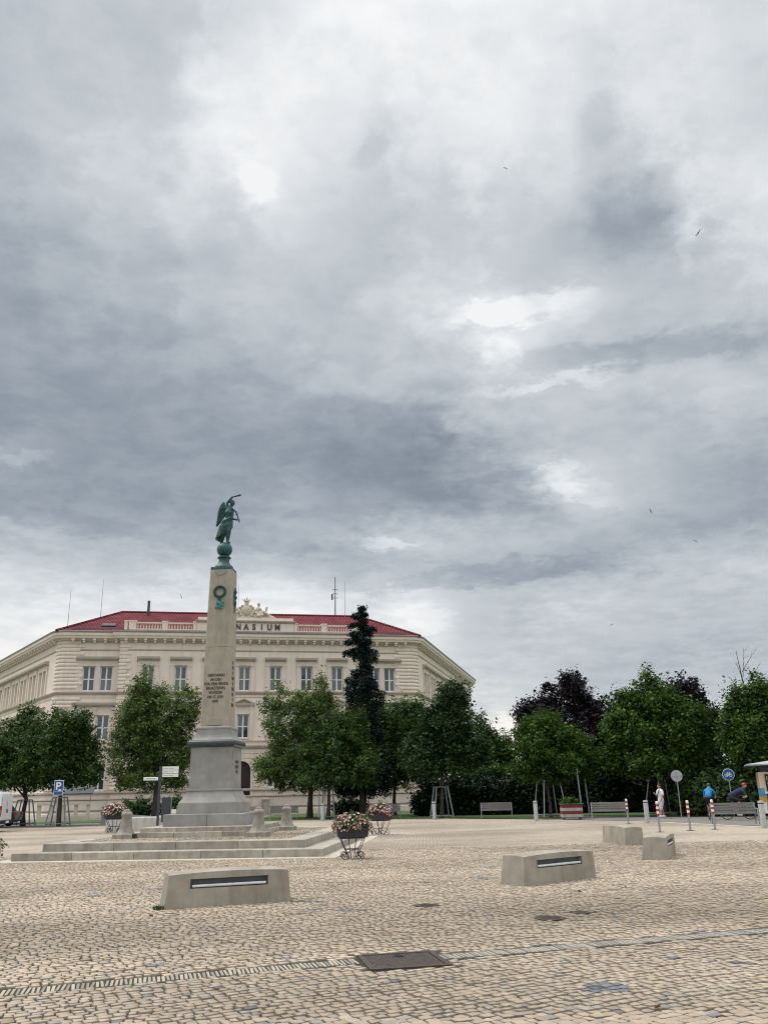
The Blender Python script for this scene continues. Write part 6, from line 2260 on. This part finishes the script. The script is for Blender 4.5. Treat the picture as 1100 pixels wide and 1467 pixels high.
# food stand at the right edge
t = empty('food_stand', (18.35, 44.6, 0), R(-20))
tag(t, 'cream food stand with a dark menu board and bright panels at the right edge', 'kiosk')
MB().box(0, 3.2, 0, 2.0, .22, 2.18).build('body', M_CREAM, t)
MB().box(-.5, 3.6, -.45, 2.4, 2.50, 2.56).add([(-.5, -.45, 2.56), (3.6, -.45, 2.56), (3.6, 2.4, 2.56), (-.5, 2.4, 2.56), (1.5, .9, 2.85)], [(0, 1, 4), (1, 2, 4), (2, 3, 4), (3, 0, 4)]).build('canopy', M_GREYPAINT, t)
MB().box(.15, 3.0, .15, 1.9, 2.18, 2.50).build('neck', M_NAVYPOST, t)
for (z0, z1, mt) in ((.24, .75, M_WHITE), (.75, 1.02, M_YELLOW), (1.02, 1.42, M_CYAN), (1.42, 2.16, M_ORANGE)):
    MB().box(-.02, -.003, .03, 1.97, z0, z1 - .004).build('side_panel', mt if mt is not M_ORANGE else material('peach_panel', (.60, .36, .26), (.55, .33, .24), 4, .6), t)
    MB().box(.003, .20, -.02, -.003, z0, z1 - .004).build('corner_panel', mt if mt is not M_ORANGE else M_CREAM, t)
bd = MB().box(.30, 1.5, -.05, -.003, 1.30, 2.05).build('menu_board', M_BLACKCLOTH, t)
MB().box(.28, 1.52, -.03, -.004, 1.27, 1.297).box(.28, 1.52, -.03, -.004, 2.053, 2.08).build('board_edge', M_RED, bd)
inst('lettering', text_mesh('lettering', 'T', .46, M_WHITE, .004, .008, 'LEFT', sx=.8), bd, (.38, -.056, 1.34), (R(90), 0, 0))
for k in range(5):
    MB().box(.36 + k * .09, .40 + k * .09, -.056, -.05, 1.78, 1.98).build('chalk_mark', M_GREYPAINT, bd)
MB().box(.26, 3.1, -.02, -.003, .60, 1.16).build('counter_front', M_NAVYPOST, t)
MB().box(.2, 3.2, -.35, -.004, 1.165, 1.21).build('counter', M_WHITE, t)
ty, rm = wheel_meshes(.28, .18)
for x in (.7, 2.5):
    for y, a in ((.12, 0), (1.88, PI)):
        w = inst('wheel', ty, t, (x, y, .27), (0, 0, a))
        inst('rim', rm, w)

# ------------------------------------------------------------------ people
def person_walking():
    x, y = 14.75, 49.2
    t = empty('person', (x, y, 0), R(196))
    t.scale = (.97, .97, .97)
    tag(t, 'person in white shirt, pale shorts and white shoes standing by the tree guard', 'person')
    b = MB()
    limb(b, [(0, 0, .95), (0, 0, 1.15), (0, -.01, 1.40)], [.145, .13, .15])
    limb(b, [(0, 0, 1.46), (.01, 0, 1.56)], [.06, .055])
    b.ell((.02, 0, 1.655), (.095, .08, .125)).ell((.115, 0, 1.645), (.025, .018, .025))
    for s in (-1, 1):
        b.ell((.01, s * .08, 1.65), (.02, .015, .03))
        st = .16 * s
        limb(b, [(0, s * .10, .92), (.03 + st * .5, s * .10, .50), (-.02 + st, s * .10, .09)], [.095, .062, .042])
        limb(b, [(-.02 + st, s * .10, .05), (.14 + st, s * .11, .03)], [.042, .032])
    limb(b, [(0, .20, 1.40), (.02, .27, 1.14), (.13, .22, .92)], [.062, .047, .034])
    limb(b, [(0, -.20, 1.40), (.05, -.27, 1.15), (.24, -.16, 1.26)], [.062, .047, .034])
    for s, wx, wz, dz in ((1, .13, .92, -1), (-1, .24, 1.26, .6)):
        wy = .22 if s > 0 else -.16
        b.ell((wx + .03, wy, wz + dz * .035), (.035, .022, .045))
        for f in range(4):
            limb(b, [(wx + .02 + f * .012, wy + .012 - f * .012, wz + dz * .06), (wx + .035 + f * .012, wy + .012 - f * .012, wz + dz * (.12 - abs(f - 1.5) * .01)), (wx + .055 + f * .01, wy + .01 - f * .012, wz + dz * .135)], [.009, .0085, .007], n=6)
        limb(b, [(wx + .0, wy + .02 * s, wz + dz * .03), (wx + .045, wy + .045 * s, wz + dz * .07)], [.010, .008], n=6)
    inst('body', fused('body', b, M_SKIN, .014, 2), t)
    c = MB()
    limb(c, [(0, 0, .86), (0, 0, 1.1), (0, -.01, 1.38)], [.172, .155, .172])
    c.ell((0, .15, 1.40), (.09, .10, .08)).ell((0, -.15, 1.40), (.09, .10, .08))
    limb(c, [(0, .20, 1.40), (.01, .25, 1.22)], [.082, .078])
    limb(c, [(0, -.20, 1.40), (.03, -.25, 1.22)], [.082, .078])
    inst('shirt', fused('shirt', c, M_SHIRTW, .02, 2), t)
    c = MB()
    limb(c, [(0, 0, .94), (0, 0, .84)], [.165, .16])
    for s in (-1, 1):
        limb(c, [(0, s * .10, .88), (.03 + .08 * s, s * .105, .46)], [.12, .10])
    inst('shorts', fused('shorts', c, M_SHORTS, .02, 2), t)
    for s in (-1, 1):
        c = MB()
        st = .16 * s
        limb(c, [(-.05 + st, s * .10, .05), (.04 + st, s * .105, .06), (.17 + st, s * .11, .04)], [.05, .056, .042])
        inst('shoe', fused('shoe', c, M_SHIRTW, .014, 1), t)
    c = MB()
    c.ell((-.005, 0, 1.70), (.105, .092, .10)).ell((-.05, 0, 1.64), (.06, .08, .09))
    inst('hair', fused('hair', c, M_HAIR, .016, 1), t)
    c = MB()
    limb(c, [(.10, .12, 1.50), (.19, .05, 1.25), (.17, -.1, .98)], [.02, .02, .02], n=6)
    c.build('bag_strap', M_BLACKCLOTH, t, True)


person_walking()


def bicycle(loc, yaw, label):
    t = empty('bicycle', (*loc, 0), R(yaw))
    tag(t, label, 'bicycle', 'bicycles behind the right bench')
    for x in (-.52, .52):
        w = MB()
        w.tube([(.335 * math.cos(q), 0, .335 * math.sin(q)) for q in np.linspace(0, 2 * PI, 33)], .022, 6, cap=False)
        wo = w.build('wheel', M_RUBBER, t, True, (x, 0, .345))
        sp = MB()
        for k in range(12):
            q = PI * 2 * k / 12
            sp.tube([(0, 0, 0), (.325 * math.cos(q), 0, .325 * math.sin(q))], .0035, 4)
        sp.tube([(0, -.05, 0), (0, .05, 0)], .02, 8)
        sp.build('spokes', M_STEEL, wo)
    f = MB()
    bb, st, hd, ra, fa = (-.08, 0, .30), (-.2, 0, .80), (.36, 0, .80), (-.52, 0, .345), (.52, 0, .345)
    for a, b_ in ((bb, st), (st, hd), (bb, (.38, 0, .68)), (hd, (.40, 0, .64)), (bb, ra), (st, ra), ((.40, 0, .64), fa)):
        f.tube([a, b_], .018, 8)
    f.build('frame', M_BLACKCLOTH, t, True)
    MB().tube([(.36, 0, .80), (.34, 0, .98)], .014, 6).tube([(.36, -.28, .96), (.36, .28, .96)], .014, 6).build('handlebar', M_BLACKCLOTH, t, True)
    MB().tube([(-.2, 0, .8), (-.23, 0, .93)], .014, 6).ell((-.24, 0, .95), (.14, .07, .03)).build('saddle', M_BLACKCLOTH, t, True)
    MB().tube([(-.08, .06, .30), (.04, .06, .18)], .012, 6).tube([(-.08, -.06, .30), (-.2, -.06, .42)], .012, 6).box(0, .09, .06, .16, .165, .19).box(-.25, -.16, -.16, -.06, .41, .435).build('crank', M_STEEL, t)


def rider(loc, yaw, label, shirt, head_mat, lean):
    t = empty('person', (*loc, 0), R(yaw))
    tag(t, label, 'person', 'riders behind the right bench')
    hx, hz = -.22, 1.02
    sx_, sz = -.02 + lean, 1.45 - lean * .35
    b = MB()
    limb(b, [(hx, 0, hz), ((hx + sx_) / 2 - .03, 0, (hz + sz) / 2 + .03), (sx_, 0, sz)], [.14, .14, .15])
    limb(b, [(sx_ + .04, 0, sz + .05), (sx_ + .10, 0, sz + .14)], [.06, .055])
    hd = (sx_ + .13, 0, sz + .23)
    b.ell(hd, (.10, .08, .12)).ell((hd[0] + .10, 0, hd[2] - .02), (.022, .018, .025))
    for s in (-1, 1):
        b.ell((hd[0], s * .08, hd[2]), (.02, .014, .03))
        el = (sx_ + .12, s * .27, sz - .28)
        hn = (.33, s * .24, 1.0)
        limb(b, [(sx_, s * .19, sz - .02), el, hn], [.06, .046, .034])
        b.ell((hn[0] + .03, hn[1], hn[2]), (.045, .03, .03))
        for q in range(4):
            limb(b, [(hn[0] + .04, hn[1] - .03 + q * .02, hn[2] + .02), (hn[0] + .075, hn[1] - .03 + q * .02, hn[2]), (hn[0] + .06, hn[1] - .03 + q * .02, hn[2] - .035)], [.009, .009, .008], n=6)
        limb(b, [(hn[0] + .01, hn[1] - s * .03, hn[2] + .01), (hn[0] + .04, hn[1] - s * .05, hn[2] - .02)], [.01, .009], n=6)
        kn, ft_ = ((.18, s * .11, .72), (.02, s * .11, .22)) if s > 0 else ((.14, s * .11, .88), (-.18, s * .11, .46))
        limb(b, [(hx, s * .09, hz - .02), kn, ft_], [.10, .062, .042])
        limb(b, [(ft_[0] - .02, ft_[1], ft_[2] - .01), (ft_[0] + .15, ft_[1], ft_[2] - .02)], [.042, .032])
    inst('body', fused('body', b, M_SKIN, .015, 2), t)
    c = MB()
    limb(c, [(hx - .0, 0, hz + .06), ((hx + sx_) / 2 - .03, 0, (hz + sz) / 2 + .03), (sx_, 0, sz)], [.168, .168, .175])
    for s in (-1, 1):
        c.ell((sx_ - .02, s * .14, sz), (.09, .10, .085))
        limb(c, [(sx_, s * .19, sz - .02), (sx_ + .07, s * .245, sz - .17)], [.08, .072])
    inst('shirt', fused('shirt', c, shirt, .02, 2), t)
    c = MB()
    limb(c, [(hx, 0, hz + .02), (hx, 0, hz - .03)], [.16, .155])
    for s in (-1, 1):
        kn = (.18, s * .11, .72) if s > 0 else (.14, s * .11, .88)
        limb(c, [(hx, s * .09, hz - .02), kn], [.118, .082])
    inst('shorts', fused('shorts', c, M_BLACKCLOTH, .02, 2), t)
    for s in (-1, 1):
        ft_ = (.02, s * .11, .22) if s > 0 else (-.18, s * .11, .46)
        c = MB()
        limb(c, [(ft_[0] - .03, ft_[1], ft_[2] - .01), (ft_[0] + .17, ft_[1], ft_[2] - .02)], [.05, .04])
        inst('shoe', fused('shoe', c, M_SHIRTW, .015, 1), t)
    c = MB()
    c.ell((hd[0] - .01, 0, hd[2] + .05), (.115, .095, .09))
    inst('helmet', fused('helmet', c, head_mat, .016, 1), t)


bicycle((15.9, 45.0), 62, 'bicycle under the rider in the bright blue jersey')
rider((15.9, 45.0), 62, 'rider in a bright blue jersey seen from behind', M_SHIRTB, M_NAVYPOST, .28)
bicycle((16.95, 44.2), -12, 'bicycle behind the bench under the rider in navy')
rider((16.95, 44.2), -12, 'rider in navy with a red cap bending over the handlebar', M_NAVY, M_RED, .34)

# ------------------------------------------------------------------ birds
M_BIRD = material('dark_bird', (.03, .03, .035), (.02, .02, .025), 10, .8)
for k, (x, y, z, sc_, rz_, roll_, lb) in enumerate((
        (46.5, 105.3, 77.8, 1.00, -60, -35, 'bird with spread wings beside the dark cloud at upper right'),
        (25.7, 140.3, 119.3, 0.90, 20, 10, 'tiny bird high in the bright cloud above the middle'),
        (53.1, 161.8, 53.7, 1.00, 30, 60, 'small bird over the right side below the pale cloud'),
        (44.9, 168.9, 32.3, 1.00, 10, -25, 'small bird low over the purple maples'),
        (-40.8, 166.5, 39.5, 1.00, 0, 70, 'small bird left of the obelisk above the school roof'),
        (62.0, 163.8, 47.8, 1.00, 0, 40, 'speck of a bird at the right in the grey cloud'))):
    body = MB()
    body.lathe([(.004, -.20), (.03, -.16), (.055, -.05), (.06, .04), (.045, .12), (.03, .17), (.006, .22)], 8, Matrix.Rotation(R(-90), 4, 'X'))
    body.add([(-.02, -.18, 0), (.02, -.18, 0), (.07, -.34, 0), (0, -.28, 0), (-.07, -.34, 0)], [(0, 1, 2, 3), (0, 3, 4)])
    for s in (-1, 1):
        top = [(s * .04, .08, .01), (s * .22, .13, .09), (s * .48, .02, .03), (s * .62, -.10, -.02), (s * .40, -.07, .04), (s * .20, -.05, .08), (s * .04, -.06, .01)]
        n_ = len(top)
        body.add(top + [(p[0], p[1], p[2] - .012) for p in top], [tuple(range(n_)), tuple(range(2 * n_ - 1, n_ - 1, -1))] + [(i, (i + 1) % n_, n_ + (i + 1) % n_, n_ + i) for i in range(n_)])
    o = body.build('bird', M_BIRD, None, True, (x, y, z))
    o.rotation_euler = (R(12), R(roll_), R(rz_))
    o.scale = (sc_, sc_, sc_)
    tag(o, lb, 'bird', 'birds in the sky')
